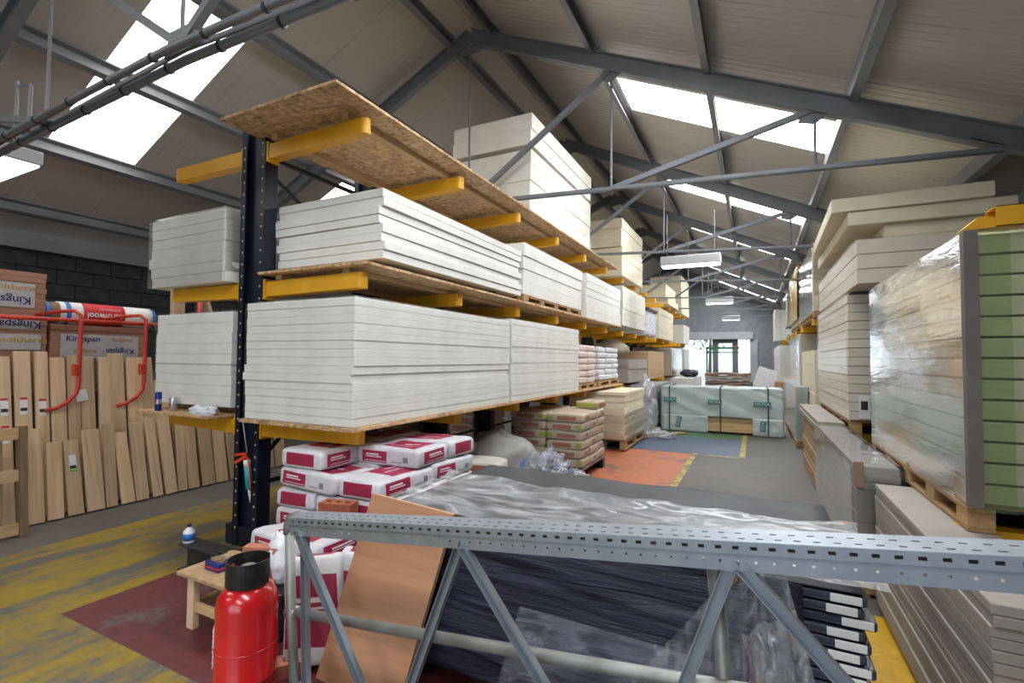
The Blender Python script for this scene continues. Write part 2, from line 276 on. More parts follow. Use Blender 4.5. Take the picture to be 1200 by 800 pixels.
# ------------------------------------------------------------------ mesh helpers
class MB:
    def __init__(s): s.v = []; s.f = []
    def add(s, vs, fs):
        n = len(s.v); s.v += [tuple(v) for v in vs]; s.f += [tuple(i + n for i in f) for f in fs]; return s
    def box(s, x0, x1, y0, y1, z0, z1):
        return s.add([(x0, y0, z0), (x1, y0, z0), (x1, y1, z0), (x0, y1, z0), (x0, y0, z1), (x1, y0, z1), (x1, y1, z1), (x0, y1, z1)],
                     [(3, 2, 1, 0), (4, 5, 6, 7), (0, 1, 5, 4), (1, 2, 6, 5), (2, 3, 7, 6), (3, 0, 4, 7)])
    def cbox(s, x0, x1, y0, y1, z0, z1, b=0.004):
        # box with chamfered edges: 24 corners
        cx, cy, cz = (x0 + x1) / 2, (y0 + y1) / 2, (z0 + z1) / 2; hx, hy, hz = (x1 - x0) / 2, (y1 - y0) / 2, (z1 - z0) / 2
        vs = []; idx = {}
        for sx in (-1, 1):
            for sy in (-1, 1):
                for sz in (-1, 1):
                    for a in range(3):
                        d = [hx - b, hy - b, hz - b]; d[a] += b
                        idx[(sx, sy, sz, a)] = len(vs); vs.append((cx + sx * d[0], cy + sy * d[1], cz + sz * d[2]))
        fs = []
        def q(keys):
            pts = [Vector(vs[idx[k]]) for k in keys]; nrm = (pts[1] - pts[0]).cross(pts[2] - pts[0]); c = sum(pts, Vector()) / len(pts) - Vector((cx, cy, cz))
            ii = [idx[k] for k in keys]; fs.append(tuple(ii if nrm.dot(c) > 0 else ii[::-1]))
        for sg in (-1, 1):
            q([(sg, -1, -1, 0), (sg, 1, -1, 0), (sg, 1, 1, 0), (sg, -1, 1, 0)])
            q([(-1, sg, -1, 1), (1, sg, -1, 1), (1, sg, 1, 1), (-1, sg, 1, 1)])
            q([(-1, -1, sg, 2), (1, -1, sg, 2), (1, 1, sg, 2), (-1, 1, sg, 2)])
        for a in (-1, 1):
            for c in (-1, 1):
                q([(-1, a, c, 1), (1, a, c, 1), (1, a, c, 2), (-1, a, c, 2)])
                q([(a, -1, c, 0), (a, 1, c, 0), (a, 1, c, 2), (a, -1, c, 2)])
                q([(a, c, -1, 0), (a, c, 1, 0), (a, c, 1, 1), (a, c, -1, 1)])
        for sx in (-1, 1):
            for sy in (-1, 1):
                for sz in (-1, 1): q([(sx, sy, sz, 0), (sx, sy, sz, 1), (sx, sy, sz, 2)])
        return s.add(vs, fs)
    def beam(s, p, q, w, h, up=(0, 0, 1), off=(0, 0)):
        p, q = Vector(p), Vector(q); d = (q - p).normalized(); up = Vector(up)
        sd = d.cross(up).normalized(); u = sd.cross(d)
        vs = []
        for e in (p, q):
            for a, b in ((-1, -1), (1, -1), (1, 1), (-1, 1)): vs.append(e + sd * (a * w / 2 + off[0]) + u * (b * h / 2 + off[1]))
        return s.add(vs, [(0, 1, 2, 3), (7, 6, 5, 4), (0, 4, 5, 1), (1, 5, 6, 2), (2, 6, 7, 3), (3, 7, 4, 0)])
    def tube(s, pts, r, n=12, cap=True):
        pts = [Vector(p) for p in pts]; rings = []; prev = None
        for i, p in enumerate(pts):
            d = (pts[min(i + 1, len(pts) - 1)] - pts[max(i - 1, 0)]).normalized()
            if prev is None:
                a = d.orthogonal().normalized()
            else:
                a = (prev - d * prev.dot(d)).normalized()
            prev = a; b = d.cross(a); rad = r[i] if isinstance(r, (list, tuple)) else r
            rings.append([p + (a * math.cos(t) + b * math.sin(t)) * rad for t in [2 * math.pi * k / n for k in range(n)]])
        vs = [v for rg in rings for v in rg]; fs = []
        for i in range(len(pts) - 1):
            for k in range(n): fs.append((i * n + k, i * n + (k + 1) % n, (i + 1) * n + (k + 1) % n, (i + 1) * n + k))
        if cap: fs += [tuple(range(n))[::-1], tuple((len(pts) - 1) * n + k for k in range(n))]
        return s.add(vs, fs)
    def lathe(s, prof, n=28, c=(0, 0, 0)):
        vs = [(c[0] + r * math.cos(2 * math.pi * k / n), c[1] + r * math.sin(2 * math.pi * k / n), c[2] + z) for r, z in prof for k in range(n)]; fs = []
        for i in range(len(prof) - 1):
            for k in range(n): fs.append((i * n + k, i * n + (k + 1) % n, (i + 1) * n + (k + 1) % n, (i + 1) * n + k))
        fs += [tuple(range(n))[::-1], tuple((len(prof) - 1) * n + k for k in range(n))]
        return s.add(vs, fs)
    def prism(s, poly, axis, a, b):
        n = len(poly); vs = []
        for t in (a, b):
            for u, v in poly: vs.append({'x': (t, u, v), 'y': (u, t, v), 'z': (u, v, t)}[axis])
        return s.add(vs, [tuple(range(n)), tuple(range(2 * n - 1, n - 1, -1))] + [(k, n + k, n + (k + 1) % n, (k + 1) % n) for k in range(n)])
    def grid(s, fn, nu, nv):
        vs = [fn(i / nu, j / nv) for j in range(nv + 1) for i in range(nu + 1)]
        return s.add(vs, [(j * (nu + 1) + i, j * (nu + 1) + i + 1, (j + 1) * (nu + 1) + i + 1, (j + 1) * (nu + 1) + i) for j in range(nv) for i in range(nu)])
    def mesh(s, name, mat, smooth=False, fix=True):
        me = bpy.data.meshes.new(name); me.from_pydata(s.v, [], s.f); me.materials.append(MATS[mat])
        if fix:
            import bmesh
            bm = bmesh.new(); bm.from_mesh(me); bmesh.ops.recalc_face_normals(bm, faces=bm.faces); bm.to_mesh(me); bm.free()
        if smooth: me.polygons.foreach_set('use_smooth', [True] * len(me.polygons))
        me.update(); return me

def tag(o, label=None, cat=None, group=None, kind=None):
    if label: o['label'] = label
    if cat: o['category'] = cat
    if group: o['group'] = group
    if kind: o['kind'] = kind
    return o
def thing(name, label, cat, loc=(0, 0, 0), group=None, kind=None, rot=(0, 0, 0)):
    o = bpy.data.objects.new(name, None); COL.objects.link(o); o.empty_display_size = 0.1
    o.location = loc; o.rotation_euler = rot; return tag(o, label, cat, group, kind)
def inst(name, me, parent=None, loc=(0, 0, 0), rot=(0, 0, 0), label=None):
    o = bpy.data.objects.new(name, me); COL.objects.link(o)
    if parent is not None: o.parent = parent
    o.location = loc; o.rotation_euler = rot
    if label: o['label'] = label
    return o
def part(name, mb, mat, parent, smooth=False, world=True, label=None, fix=True):
    """mesh given in world coordinates, parented to an unrotated Empty (world=True) or in the parent's frame"""
    if world:
        b = Vector()
        q = parent
        while q is not None: b += q.location; q = q.parent
        mb.v = [(v[0] - b.x, v[1] - b.y, v[2] - b.z) for v in mb.v]
    return inst(name, mb.mesh(name, mat, smooth, fix), parent, label=label)
def solo(name, mb, mat, label, cat, loc=(0, 0, 0), group=None, kind=None, smooth=False):
    """a thing that is one mesh, given in world coordinates, origin moved to loc"""
    mb.v = [(v[0] - loc[0], v[1] - loc[1], v[2] - loc[2]) for v in mb.v]
    o = inst(name, mb.mesh(name, mat, smooth), None, loc); return tag(o, label, cat, group, kind)
def struct(name, mb, mat, label=None):
    o = inst(name, mb.mesh(name, mat)); o['kind'] = 'structure'
    if label: o['label'] = label
    return o
ORD = 'first second third fourth fifth sixth seventh eighth ninth tenth eleventh twelfth thirteenth fourteenth fifteenth sixteenth seventeenth eighteenth nineteenth twentieth'.split()
TENS = {20: 'twenty', 30: 'thirty', 40: 'forty'}
def nth(i):
    if i < 20: return ORD[i]
    t = (i + 1) // 10 * 10; u = (i + 1) % 10
    return {20: 'twentieth', 30: 'thirtieth', 40: 'fortieth'}[t] if u == 0 else TENS[t] + '-' + ORD[u - 1]
def nz(x, y, z=0.0): return mnoise.noise(Vector((x, y, z)))
def text_part(name, body, size, mat, parent, loc, rot, width=None):
    c = bpy.data.curves.new(name, 'FONT'); c.body = body; c.size = size; c.align_x = 'CENTER'; c.align_y = 'CENTER'; c.extrude = 0.0012; c.offset = size * 0.012
    c.resolution_u = 3
    tmp = bpy.data.objects.new(name, c); COL.objects.link(tmp)
    me = bpy.data.meshes.new_from_object(tmp.evaluated_get(bpy.context.evaluated_depsgraph_get())); bpy.data.objects.remove(tmp)
    me.materials.clear(); me.materials.append(MATS[mat])
    if width:
        xs = [v.co.x for v in me.vertices]; k = width / max(1e-6, max(xs) - min(xs))
        for v in me.vertices: v.co.x *= k
    return inst(name, me, parent, loc, rot)

# ------------------------------------------------------------------ the shell
YA, YB = -5.2, 26.3           # rear wall, far wall
XL, XR = -9.15, 2.62
AX, AZ, S = -3.28, 5.78, 0.46
def rz(x): return AZ - S * abs(x - AX)
fl = struct('floor', MB().box(XL - 0.2, XR + 0.2, YA - 0.2, YB + 0.1, -0.15, 0.0), 'concrete')
def patch(x0, x1, y0, y1, mat, z=0.0015):
    part('paint_patch', MB().box(x0, x1, y0, y1, 0.0002, z), mat, fl)
patch(-5.25, -3.78, -4.5, 7.5, 'floor_yellow'); patch(-3.78, -1.0, -4.5, 1.47, 'floor_yellow')
patch(-3.776, -0.6, 1.474, 2.75, 'floor_red'); patch(-3.776, -3.2, 2.752, 6, 'floor_yellow')
patch(-2.6, -0.97, 5.6, 8.68, 'floor_orange'); patch(-2.6, -0.25, 8.75, 10.55, 'floor_blue'); patch(-2.2, -0.25, 10.6, 12.4, 'floor_green')
patch(-0.965, -0.88, 5.6, 8.8, 'floor_line', 0.002); patch(-0.245, -0.16, 8.66, 12.6, 'floor_line', 0.002); patch(-0.87, -0.25, 8.66, 8.74, 'floor_line', 0.002)
patch(0.38, 1.3, 1.2, 3.75, 'floor_yellow_fresh')
struct('ground_outside', MB().box(-40, 40, YB + 0.1, YB + 60, -0.15, -0.01), 'ground_out')
struct('ground_yard', MB().box(-40, 40, YA - 40, YA - 0.2, -0.15, -0.01), 'ground_out')

def block_wall(name, axis, pos, a0, a1, z1, holes=()):
    """blockwork wall: recessed core + proud courses"""
    th = 0.12
    mb = MB()
    if axis == 'x': mb.box(pos - th, pos + th, a0, a1, 0, z1)
    else: mb.box(a0, a1, pos - th, pos + th, 0, z1)
    return struct(name, mb, 'block_wall')
wl = block_wall('wall_left', 'x', XL - 0.1, YA, YB, 3.05)
wr = block_wall('wall_right', 'x', XR + 0.1, YA, YB, 3.2)
# block courses where the left wall shows above the stock
cm = MB().cbox(0, 0.03, -0.215, 0.215, -0.1, 0.1, 0.006).mesh('block', 'block_wall')
for r in range(8):
    for k in range(16):
        inst('block', cm, wl, (XL + 0.02, 1.8 + k * 0.44 + (r % 2) * 0.22, 1.45 + r * 0.21))
# far wall with the roller door opening
DX0, DX1, DZ = -3.3, -0.22, 2.60
fwm = MB()
fwm.prism([(XL, 0), (DX0, 0), (DX0, DZ), (DX1, DZ), (DX1, 0), (XR, 0), (XR, rz(XR) + 0.25), (AX, AZ + 0.25), (XL, rz(XL) + 0.25)], 'y', YB, YB + 0.2)
wf = struct('wall_far', fwm, 'gable_grey')
for i in range(14):
    z = 2.95 + i * 0.21
    hw = max(0.3, (AZ + 0.1 - z) / S)
    part('cladding_rib', MB().box(max(XL, AX - hw), min(XR, AX + hw), YB - 0.012, YB, z, z + 0.03), 'gable_grey', wf)
d1 = thing('door_1', None, None, (-1.76, YB, 0), kind='structure')
part('roller_box', MB().cbox(DX0 - 0.2, DX1 + 0.15, YB - 0.3, YB - 0.02, DZ, DZ + 0.36, 0.02), 'door_grey', d1)
part('jamb', MB().cbox(DX1, DX1 + 0.34, YB - 0.12, YB - 0.02, 0, DZ, 0.01), 'door_grey', d1)
part('jamb', MB().cbox(DX0 - 0.34, DX0, YB - 0.12, YB - 0.02, 0, DZ, 0.01), 'door_grey', d1)
for px in (-1.78, -0.88):
    part('mullion', MB().cbox(px - 0.13, px + 0.13, YB + 0.03, YB + 0.15, 0, DZ, 0.01), 'steel_grey', d1)
part('transom', MB().cbox(-1.78, -0.88, YB + 0.04, YB + 0.14, DZ - 0.18, DZ, 0.01), 'steel_grey', d1)
tag(solo('wall_lamp', MB().lathe([(0.0, -0.04), (0.06, -0.03), (0.06, 0.05), (0.0, 0.06)], 14, (-0.86, YB - 0.02, 2.25)), 'orange_red', 'small orange lamp on the door post of far doorway', 'lamp', (-0.86, YB - 0.02, 2.25)), kind='thing')
# rear wall behind the camera with its wide loading door
rwm = MB().prism([(XL, 0), (-3.6, 0), (-3.6, 2.9), (1.8, 2.9), (1.8, 0), (XR, 0), (XR, rz(XR) + 0.25), (AX, AZ + 0.25), (XL, rz(XL) + 0.25)], 'y', YA - 0.2, YA)
struct('wall_rear', rwm, 'gable_grey')

# ------------------------------------------------------------------ roof
ceil = thing('ceiling', None, None, (AX, 0, 0), kind='structure')
PW = 0.875
UP = 0.20
def panel_mesh(xa, xb, mat, name, rib=0.005):
    """roof panel between |x-AX| = xa..xb, y 0..PW, with shallow ribs underneath; drawn for the +x slope around x=AX"""
    prof = []
    nr = 10; w = PW / nr
    for k in range(nr):
        y = k * w
        prof += [(y, 0.0), (y + w * 0.55, 0.0), (y + w * 0.68, rib), (y + w * 0.87, rib)]
    prof.append((PW - 0.004, 0.0))
    mb = MB(); n = len(prof); vs = []
    for xx in (xa, xb):
        for y, dz in prof: vs.append((xx, y, AZ + UP - S * xx + dz))
    for xx in (xa, xb):
        for y in (0, PW - 0.004): vs.append((xx, y, AZ + UP - S * xx + 0.07))
    fs = [(k, k + 1, n + k + 1, n + k) for k in range(n - 1)]
    t = 2 * n
    fs += [(t, t + 1, t + 3, t + 2), (0, n, t + 2, t), (n - 1, t + 1, t + 3, 2 * n - 1)]
    fs += [tuple(range(n - 1, -1, -1)) + (t, t + 1), tuple(range(n, 2 * n)) + (t + 3, t + 2)]
    mb.add(vs, fs); return mb.mesh(name, mat)
HW = XR - AX + 0.15
PMS = {sd: (panel_mesh(0, HW, 'roof_white', 'roof_panel', rb_), panel_mesh(0, 1.72, 'roof_white', 'roof_panel', rb_), panel_mesh(4.08, HW, 'roof_white', 'roof_panel', rb_)) for sd, rb_ in ((1, 0.0055), (-1, 0.0012))}
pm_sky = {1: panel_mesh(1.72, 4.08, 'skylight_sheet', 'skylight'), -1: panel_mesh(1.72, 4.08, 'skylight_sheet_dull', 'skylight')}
nwin = 0
k = 0; y = 2.58 - 9 * PW
while y < YB + 0.2:
    sky = ((round((y - 2.58) / PW)) % 4 == 0)
    for sd in (1, -1):
        sc = (sd, 1, 1)
        pm_full, pm_up, pm_lo = PMS[sd]
        lst = [('roof_panel', pm_up), ('roof_panel', pm_lo)] if sky else [('roof_panel', pm_full)]
        for nm, me in lst:
            o = inst(nm, me, ceil, (0, y, 0)); o.scale = sc
        if sky:
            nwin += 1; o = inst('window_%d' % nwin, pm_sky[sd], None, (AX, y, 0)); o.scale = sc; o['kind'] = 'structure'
    y += PW
part('ridge_cap', MB().prism([(AX - 0.3, AZ + UP - 0.16), (AX, AZ + UP - 0.02), (AX + 0.3, AZ + UP - 0.16), (AX + 0.3, AZ + UP - 0.13), (AX, AZ + UP + 0.02), (AX - 0.3, AZ + UP - 0.13)], 'y', YA, YB), 'roof_white', ceil)
# purlins
names = ['beside the ridge', 'above the skylights', 'crossing the skylights', 'below the skylights', 'near the eaves']
for sd, sn in ((1, 'roof slope over the aisle'), (-1, 'roof slope over the leaning timber')):
    for dx, nm in zip((0.30, 1.62, 2.85, 4.10, 5.25), names):
        x = AX + sd * dx; z = rz(x) + 0.115
        mb = MB(); t = 0.016
        def P(u, v): return (x + u, z + v - S * u * sd)
        mb.prism([P(-0.035, -0.075), P(0.035, -0.075), P(0.035, -0.06), P(-0.02, -0.06), P(-0.02, 0.06), P(0.035, 0.06), P(0.035, 0.075), P(-0.035, 0.075)], 'y', YA + 0.01, YB - 0.01)
        solo('purlin', mb, 'purlin_steel', 'grey steel purlin %s on %s' % (nm, sn), 'purlin', (x, 0, z), 'roof purlins', 'structure')
for sd in (-1, 1):
    x = AX + sd * 5.72; solo('eaves_beam', MB().box(x - 0.06, x + 0.06, YA + 0.01, YB - 0.01, rz(x) - 0.12, rz(x) + 0.12), 'purlin_steel',
        'grey eaves beam along the ' + ('block wall behind the timber' if sd < 0 else 'wall behind the wrapped pallets'), 'beam', (x, 0, rz(x)), 'eaves beams', 'structure')

# roof trusses
def truss(y, i, lab):
    t = thing('roof_truss', lab, 'truss', (AX, y, 3.5), 'roof trusses', 'structure')
    def TZ(d): return 3.56 - 0.05 * d
    dE = 5.22
    for sd in (1, -1):
        mb = MB(); p, q = (AX, y, AZ - 0.03), (AX + sd * 5.75, y, rz(AX + sd * 5.75) - 0.03)
        mb.beam(p, q, 0.09, 0.014, (0, 0, 1), (0, 0.085)); mb.beam(p, q, 0.012, 0.165, (0, 0, 1)); mb.beam(p, q, 0.09, 0.014, (0, 0, 1), (0, -0.085))
        part('rafter', mb, 'steel_grey', t)
        part('tie', MB().beam((AX, y - 0.03, TZ(0)), (AX + sd * dE, y - 0.03, TZ(dE)), 0.012, 0.036).beam((AX, y + 0.03, TZ(0)), (AX + sd * dE, y + 0.03, TZ(dE)), 0.012, 0.036), 'steel_grey', t)
        d1, d2 = 1.86, 3.80
        for a, b in ((0, d1), (d1, d2)):
            part('strut', MB().beam((AX + sd * a, y, TZ(a)), (AX + sd * b, y, rz(AX + sd * b) - 0.1), 0.05, 0.055), 'steel_grey', t)
        for d in (d1, d2):
            part('hanger_rod', MB().tube([(AX + sd * d, y, TZ(d)), (AX + sd * d, y, rz(AX + sd * d) - 0.1)], 0.012, 8), 'steel_grey', t)
            part('gusset', MB().prism([(AX + sd * (d - 0.10), rz(AX + sd * d) - 0.10), (AX + sd * (d + 0.12), rz(AX + sd * d) - 0.16), (AX + sd * (d + 0.0), rz(AX + sd * d) - 0.24), (AX + sd * (d - 0.14), rz(AX + sd * d) - 0.2)], 'y', y - 0.008, y + 0.008), 'steel_grey', t)
        e = AX + sd * 5.25
        part('haunch', MB().prism([(e - sd * 0.35, rz(e - sd * 0.35) - 0.1), (e + sd * 0.4, rz(e + sd * 0.4) - 0.1), (e + sd * 0.4, rz(e) - 0.5), (e + sd * 0.05, TZ(dE) - 0.06)], 'y', y - 0.04, y + 0.04), 'steel_grey', t)
        part('stanchion', MB().box(AX + sd * 5.62 - 0.07, AX + sd * 5.62 + 0.07, y - 0.06, y + 0.06, 0, rz(e) - 0.3), 'steel_grey', t)
    part('king_rod', MB().tube([(AX, y, TZ(0)), (AX, y, AZ - 0.1)], 0.013, 8), 'steel_grey', t)
    part('apex_gusset', MB().prism([(AX - 0.28, AZ - 0.2), (AX, AZ + 0.02), (AX + 0.28, AZ - 0.2), (AX + 0.1, AZ - 0.26), (AX - 0.1, AZ - 0.26)], 'y', y - 0.01, y + 0.01), 'steel_grey', t)
    part('tie_gusset', MB().prism([(AX - 0.18, 3.52), (AX + 0.18, 3.52), (AX + 0.12, 3.68), (AX - 0.12, 3.68)], 'y', y - 0.01, y + 0.01), 'steel_grey', t)
    return t
TY = [1.78, 5.28, 8.78, 12.28, 15.78, 19.28, 22.78]
TL = ['nearest grey steel roof truss hung with cable conduits', 'grey steel roof truss crossing in front of tall cream pack', 'third grey roof truss from the camera', 'fourth grey roof truss, beyond the first aisle light',
      'fifth grey roof truss from the camera', 'sixth grey roof truss, small and far', 'farthest grey roof truss before the gable wall']
for i, y in enumerate(TY): truss(y, i, TL[i])
# conduits on the nearest truss
for dz, dy, r, lb in ((-0.055, -0.07, 0.024, 'grey metal cable conduit strapped under the nearest roof truss tie'), (-0.075, 0.03, 0.028, 'thicker cable conduit behind the slimmer one on nearest truss')):
    c = thing('cable_conduit', lb, 'conduit', (AX, 1.78 + dy, 3.5), 'conduits on the nearest truss')
    part('pipe', MB().tube([(AX - 5, 1.78 + dy, 3.40 + dz), (AX, 1.78 + dy, 3.56 + dz), (AX + 2.5, 1.78 + dy, 3.50 + dz)], r, 12), 'steel_grey', c, True)
    for k in range(12):
        x = AX - 4.6 + k * 0.55; zz = 3.56 - 0.032 * abs(x - AX) + dz
        part('clip', MB().tube([(x, 1.78 + dy, zz), (x + 0.02, 1.78 + dy, zz)], r + 0.006, 12), 'steel_black', c)
hb = thing('hanger_bracket', 'thin steel bracket standing on nearest truss above the lamp', 'bracket', (-5.6, 1.78, 3.48))
part('rod', MB().tube([(-5.72, 1.78, 3.44), (-5.72, 1.78, 3.95)], 0.012, 8), 'steel_grey', hb); part('rod', MB().tube([(-5.45, 1.78, 3.44), (-5.45, 1.78, 3.85)], 0.014, 8), 'steel_grey', hb)
part('crossbar', MB().tube([(-5.72, 1.78, 3.90), (-5.45, 1.78, 3.84)], 0.008, 8), 'steel_grey', hb)

# lamps
def lamp(x, y, z, lab, ln=1.2, wd=0.3, ht=0.16, tie=3.5):
    t = thing('ceiling_light', lab, 'light', (x, y, z), 'fluorescent ceiling lights')
    part('housing', MB().cbox(x - ln / 2, x + ln / 2, y - wd / 2, y + wd / 2, z + 0.016, z + ht, 0.012), 'light_body', t)
    part('diffuser', MB().cbox(x - ln / 2 + 0.02, x + ln / 2 - 0.02, y - wd / 2 + 0.025, y + wd / 2 - 0.025, z - 0.004, z + 0.018, 0.004), 'lamp_tube', t)
    for s in (-0.4, 0.4): part('chain', MB().tube([(x + s * ln, y, z + ht), (x + s * ln, y, z + ht + 0.9)], 0.006, 6), 'steel_grey', t)
lamp(-7.28, 2.12, 3.52, 'ceiling light hanging by nearest truss, cut by the frame edge', 1.3, 0.34)
lamp(-1.17, 10.5, 3.50, 'largest lit ceiling light over the aisle', 1.15, 0.34, 0.2)
lamp(-1.05, 17.5, 3.45, 'ceiling light farther down the aisle, beyond the largest one', 0.85, 0.34, 0.2)
lamp(-0.98, 24.3, 3.40, 'farthest small ceiling light before the roller door', 0.75, 0.3, 0.2)
lamp(-3.4, 15.0, 4.05, 'small ceiling light above the far cream packs', 0.6, 0.3, 0.18)

# ------------------------------------------------------------------ pack builders
BM = {}
def board_mesh(sx, sy, sz, mat, b=0.003):
    k = (round(sx, 3), round(sy, 3), round(sz, 3), mat)
    if k not in BM: BM[k] = MB().cbox(-sx / 2, sx / 2, -sy / 2, sy / 2, 0, sz, b).mesh('board', mat)
    return BM[k]
def film_shell(x0, x1, y0, y1, z0, z1, amp=0.004, seed=0, top=True, du=0.12, sag=0.0):
    """wrinkled stretch film round a pack, open below"""
    mb = MB(); g = 0.006
    def disp(p, n): 
        w = g + amp * (0.5 + 0.5 * nz(p[0] * 3 + seed, p[1] * 3, p[2] * 11)) + amp * 0.6 * (0.5 + 0.5 * nz(p[0] * 9, p[1] * 9 + seed, p[2] * 30))
        return (p[0] + n[0] * w, p[1] + n[1] * w, p[2] + n[2] * w)
    nx, ny, nzs = max(3, int((x1 - x0) / du)), max(3, int((y1 - y0) / du)), max(3, int((z1 - z0) / (du * 0.6)))
    Lp = lambda a, b, t: a + (b - a) * t
    mb.grid(lambda u, v: disp((Lp(x0, x1, u), y0, Lp(z0, z1, v)), (0, -1, 0)), nx, nzs)
    mb.grid(lambda u, v: disp((Lp(x0, x1, u), y1, Lp(z0, z1, v)), (0, 1, 0)), nx, nzs)
    mb.grid(lambda u, v: disp((x0, Lp(y0, y1, u), Lp(z0, z1, v)), (-1, 0, 0)), ny, nzs)
    mb.grid(lambda u, v: disp((x1, Lp(y0, y1, u), Lp(z0, z1, v)), (1, 0, 0)), ny, nzs)
    if top: mb.grid(lambda u, v: disp((Lp(x0, x1, u), Lp(y0, y1, v), z1), (0, 0, 1)), nx, ny)
    return mb
SEED = [0]
def pack(name, lab, cat, x0, x1, y0, y1, z0, z1, n, mat, filmm='film_clear', jit=0.006, group=None, gaps=(), pname='board', amp=0.004, rotz=0.0, outl=None, gap=0.0012, top=True):
    SEED[0] += 1; rnd = random.Random(SEED[0] * 17)
    cx, cy = (x0 + x1) / 2, (y0 + y1) / 2; sx, sy = x1 - x0, y1 - y0
    t = thing(name, lab, cat, (cx, cy, z0), group, rot=(0, 0, rotz))
    th = ((z1 - z0) - sum(g for _, g in gaps)) / n
    z = 0.0; gd = dict(gaps)
    me = board_mesh(sx, sy, th - gap, mat)
    for i in range(n):
        if i in gd: z += gd[i]
        dx, dy = rnd.uniform(-jit, jit), rnd.uniform(-jit, jit)
        if outl and i in outl: dx += outl[i][0]; dy += outl[i][1]
        inst(pname, me, t, (dx, dy, z)); z += th
    if filmm:
        j = jit
        part('stretch_wrap', film_shell(-sx / 2 - j, sx / 2 + j, -sy / 2 - j, sy / 2 + j, 0.0, z1 - z0, amp, SEED[0], top), filmm, t, True, False, fix=False)
    return t
def pallet(x0, x1, y0, y1, z0, z1, lab, run='y', group='wooden pallets', mat=None):
    t = thing('wooden_pallet', lab, 'pallet', ((x0 + x1) / 2, (y0 + y1) / 2, z0), group)
    h = z1 - z0; my, mx = (mat, mat) if mat else ('pallet_y', 'pallet_x')
    n = max(5, int((y1 - y0) / 0.17)); w = (y1 - y0) / n
    dk = MB().cbox(x0, x1, -w * 0.42, w * 0.42, 0, h * 0.16, 0.002); dk.v = [(v[0] - (x0 + x1) / 2, v[1], v[2]) for v in dk.v]; me = dk.mesh('deck_board', mx)
    for i in range(n): inst('deck_board', me, t, (0, y0 + w * (i + 0.5) - (y0 + y1) / 2, h * 0.84))
    bl = MB().cbox(-0.05, 0.05, -0.07, 0.07, h * 0.16, h * 0.68, 0.003).mesh('block', my)
    nb = 3 if y1 - y0 < 1.6 else 5
    for xx in (x0 + 0.05, (x0 + x1) / 2, x1 - 0.05):
        part('stringer', MB().cbox(xx - 0.05, xx + 0.05, y0, y1, z0 + h * 0.68, z0 + h * 0.84, 0.002), my, t)
        part('bottom_board', MB().cbox(xx - 0.05, xx + 0.05, y0, y1, z0, z0 + h * 0.16, 0.002), my, t)
        for i in range(nb): inst('block', bl, t, (xx - (x0 + x1) / 2, -(y1 - y0) / 2 + 0.07 + (y1 - y0 - 0.14) * i / (nb - 1), 0))
    return t

# ------------------------------------------------------------------ cantilever rack in the middle
CY = [2.7 + 1.3 * k for k in range(15)]
CXC = -3.77
LV = (0.985, 2.125, 3.275)
def arm_mesh(sd, ln):
    mb = MB(); w = 0.045
    # tapered box with a rounded nose, root at x=0
    prof_t, prof_b = 0.062, -0.062
    pts = [(0.0, 1.0), (ln - 0.045, 0.86)]
    for a in range(0, 91, 18): pts.append((ln - 0.045 + 0.045 * math.sin(math.radians(a)), 0.86))
    left = []; 
    for i, (xx, s) in enumerate(pts):
        k = 1.0 if i < 2 else math.cos(math.radians((i - 2) * 18)) 
        left.append((xx, w * max(k, 0.12), s))
    vs = []; fs = []
    for xx, hw, s in left:
        vs += [(sd * xx, -hw, prof_b * s + 0.008 * xx), (sd * xx, hw, prof_b * s + 0.008 * xx), (sd * xx, hw, prof_t + 0.008 * xx), (sd * xx, -hw, prof_t + 0.008 * xx)]
    n = len(left)
    for i in range(n - 1):
        for a in range(4): fs.append((i * 4 + a, i * 4 + (a + 1) % 4, i * 4 + 4 + (a + 1) % 4, i * 4 + 4 + a))
    fs += [(0, 1, 2, 3), tuple((n - 1) * 4 + a for a in range(4))]
    mb.add(vs, fs); return mb.mesh('arm', 'paint_yellow')
ARM = {1: arm_mesh(1, 1.07), -1: arm_mesh(-1, 1.02)}
PLATE = MB().cbox(-0.012, 0.012, -0.055, 0.055, -0.085, 0.085, 0.003).mesh('end_plate', 'paint_yellow')
HOLE = MB().tube([(0, -0.002, 0), (0, 0.002, 0)], 0.009, 8).mesh('hole', 'hole_painted_light')  # solid disc, coloured as light coming through a hole
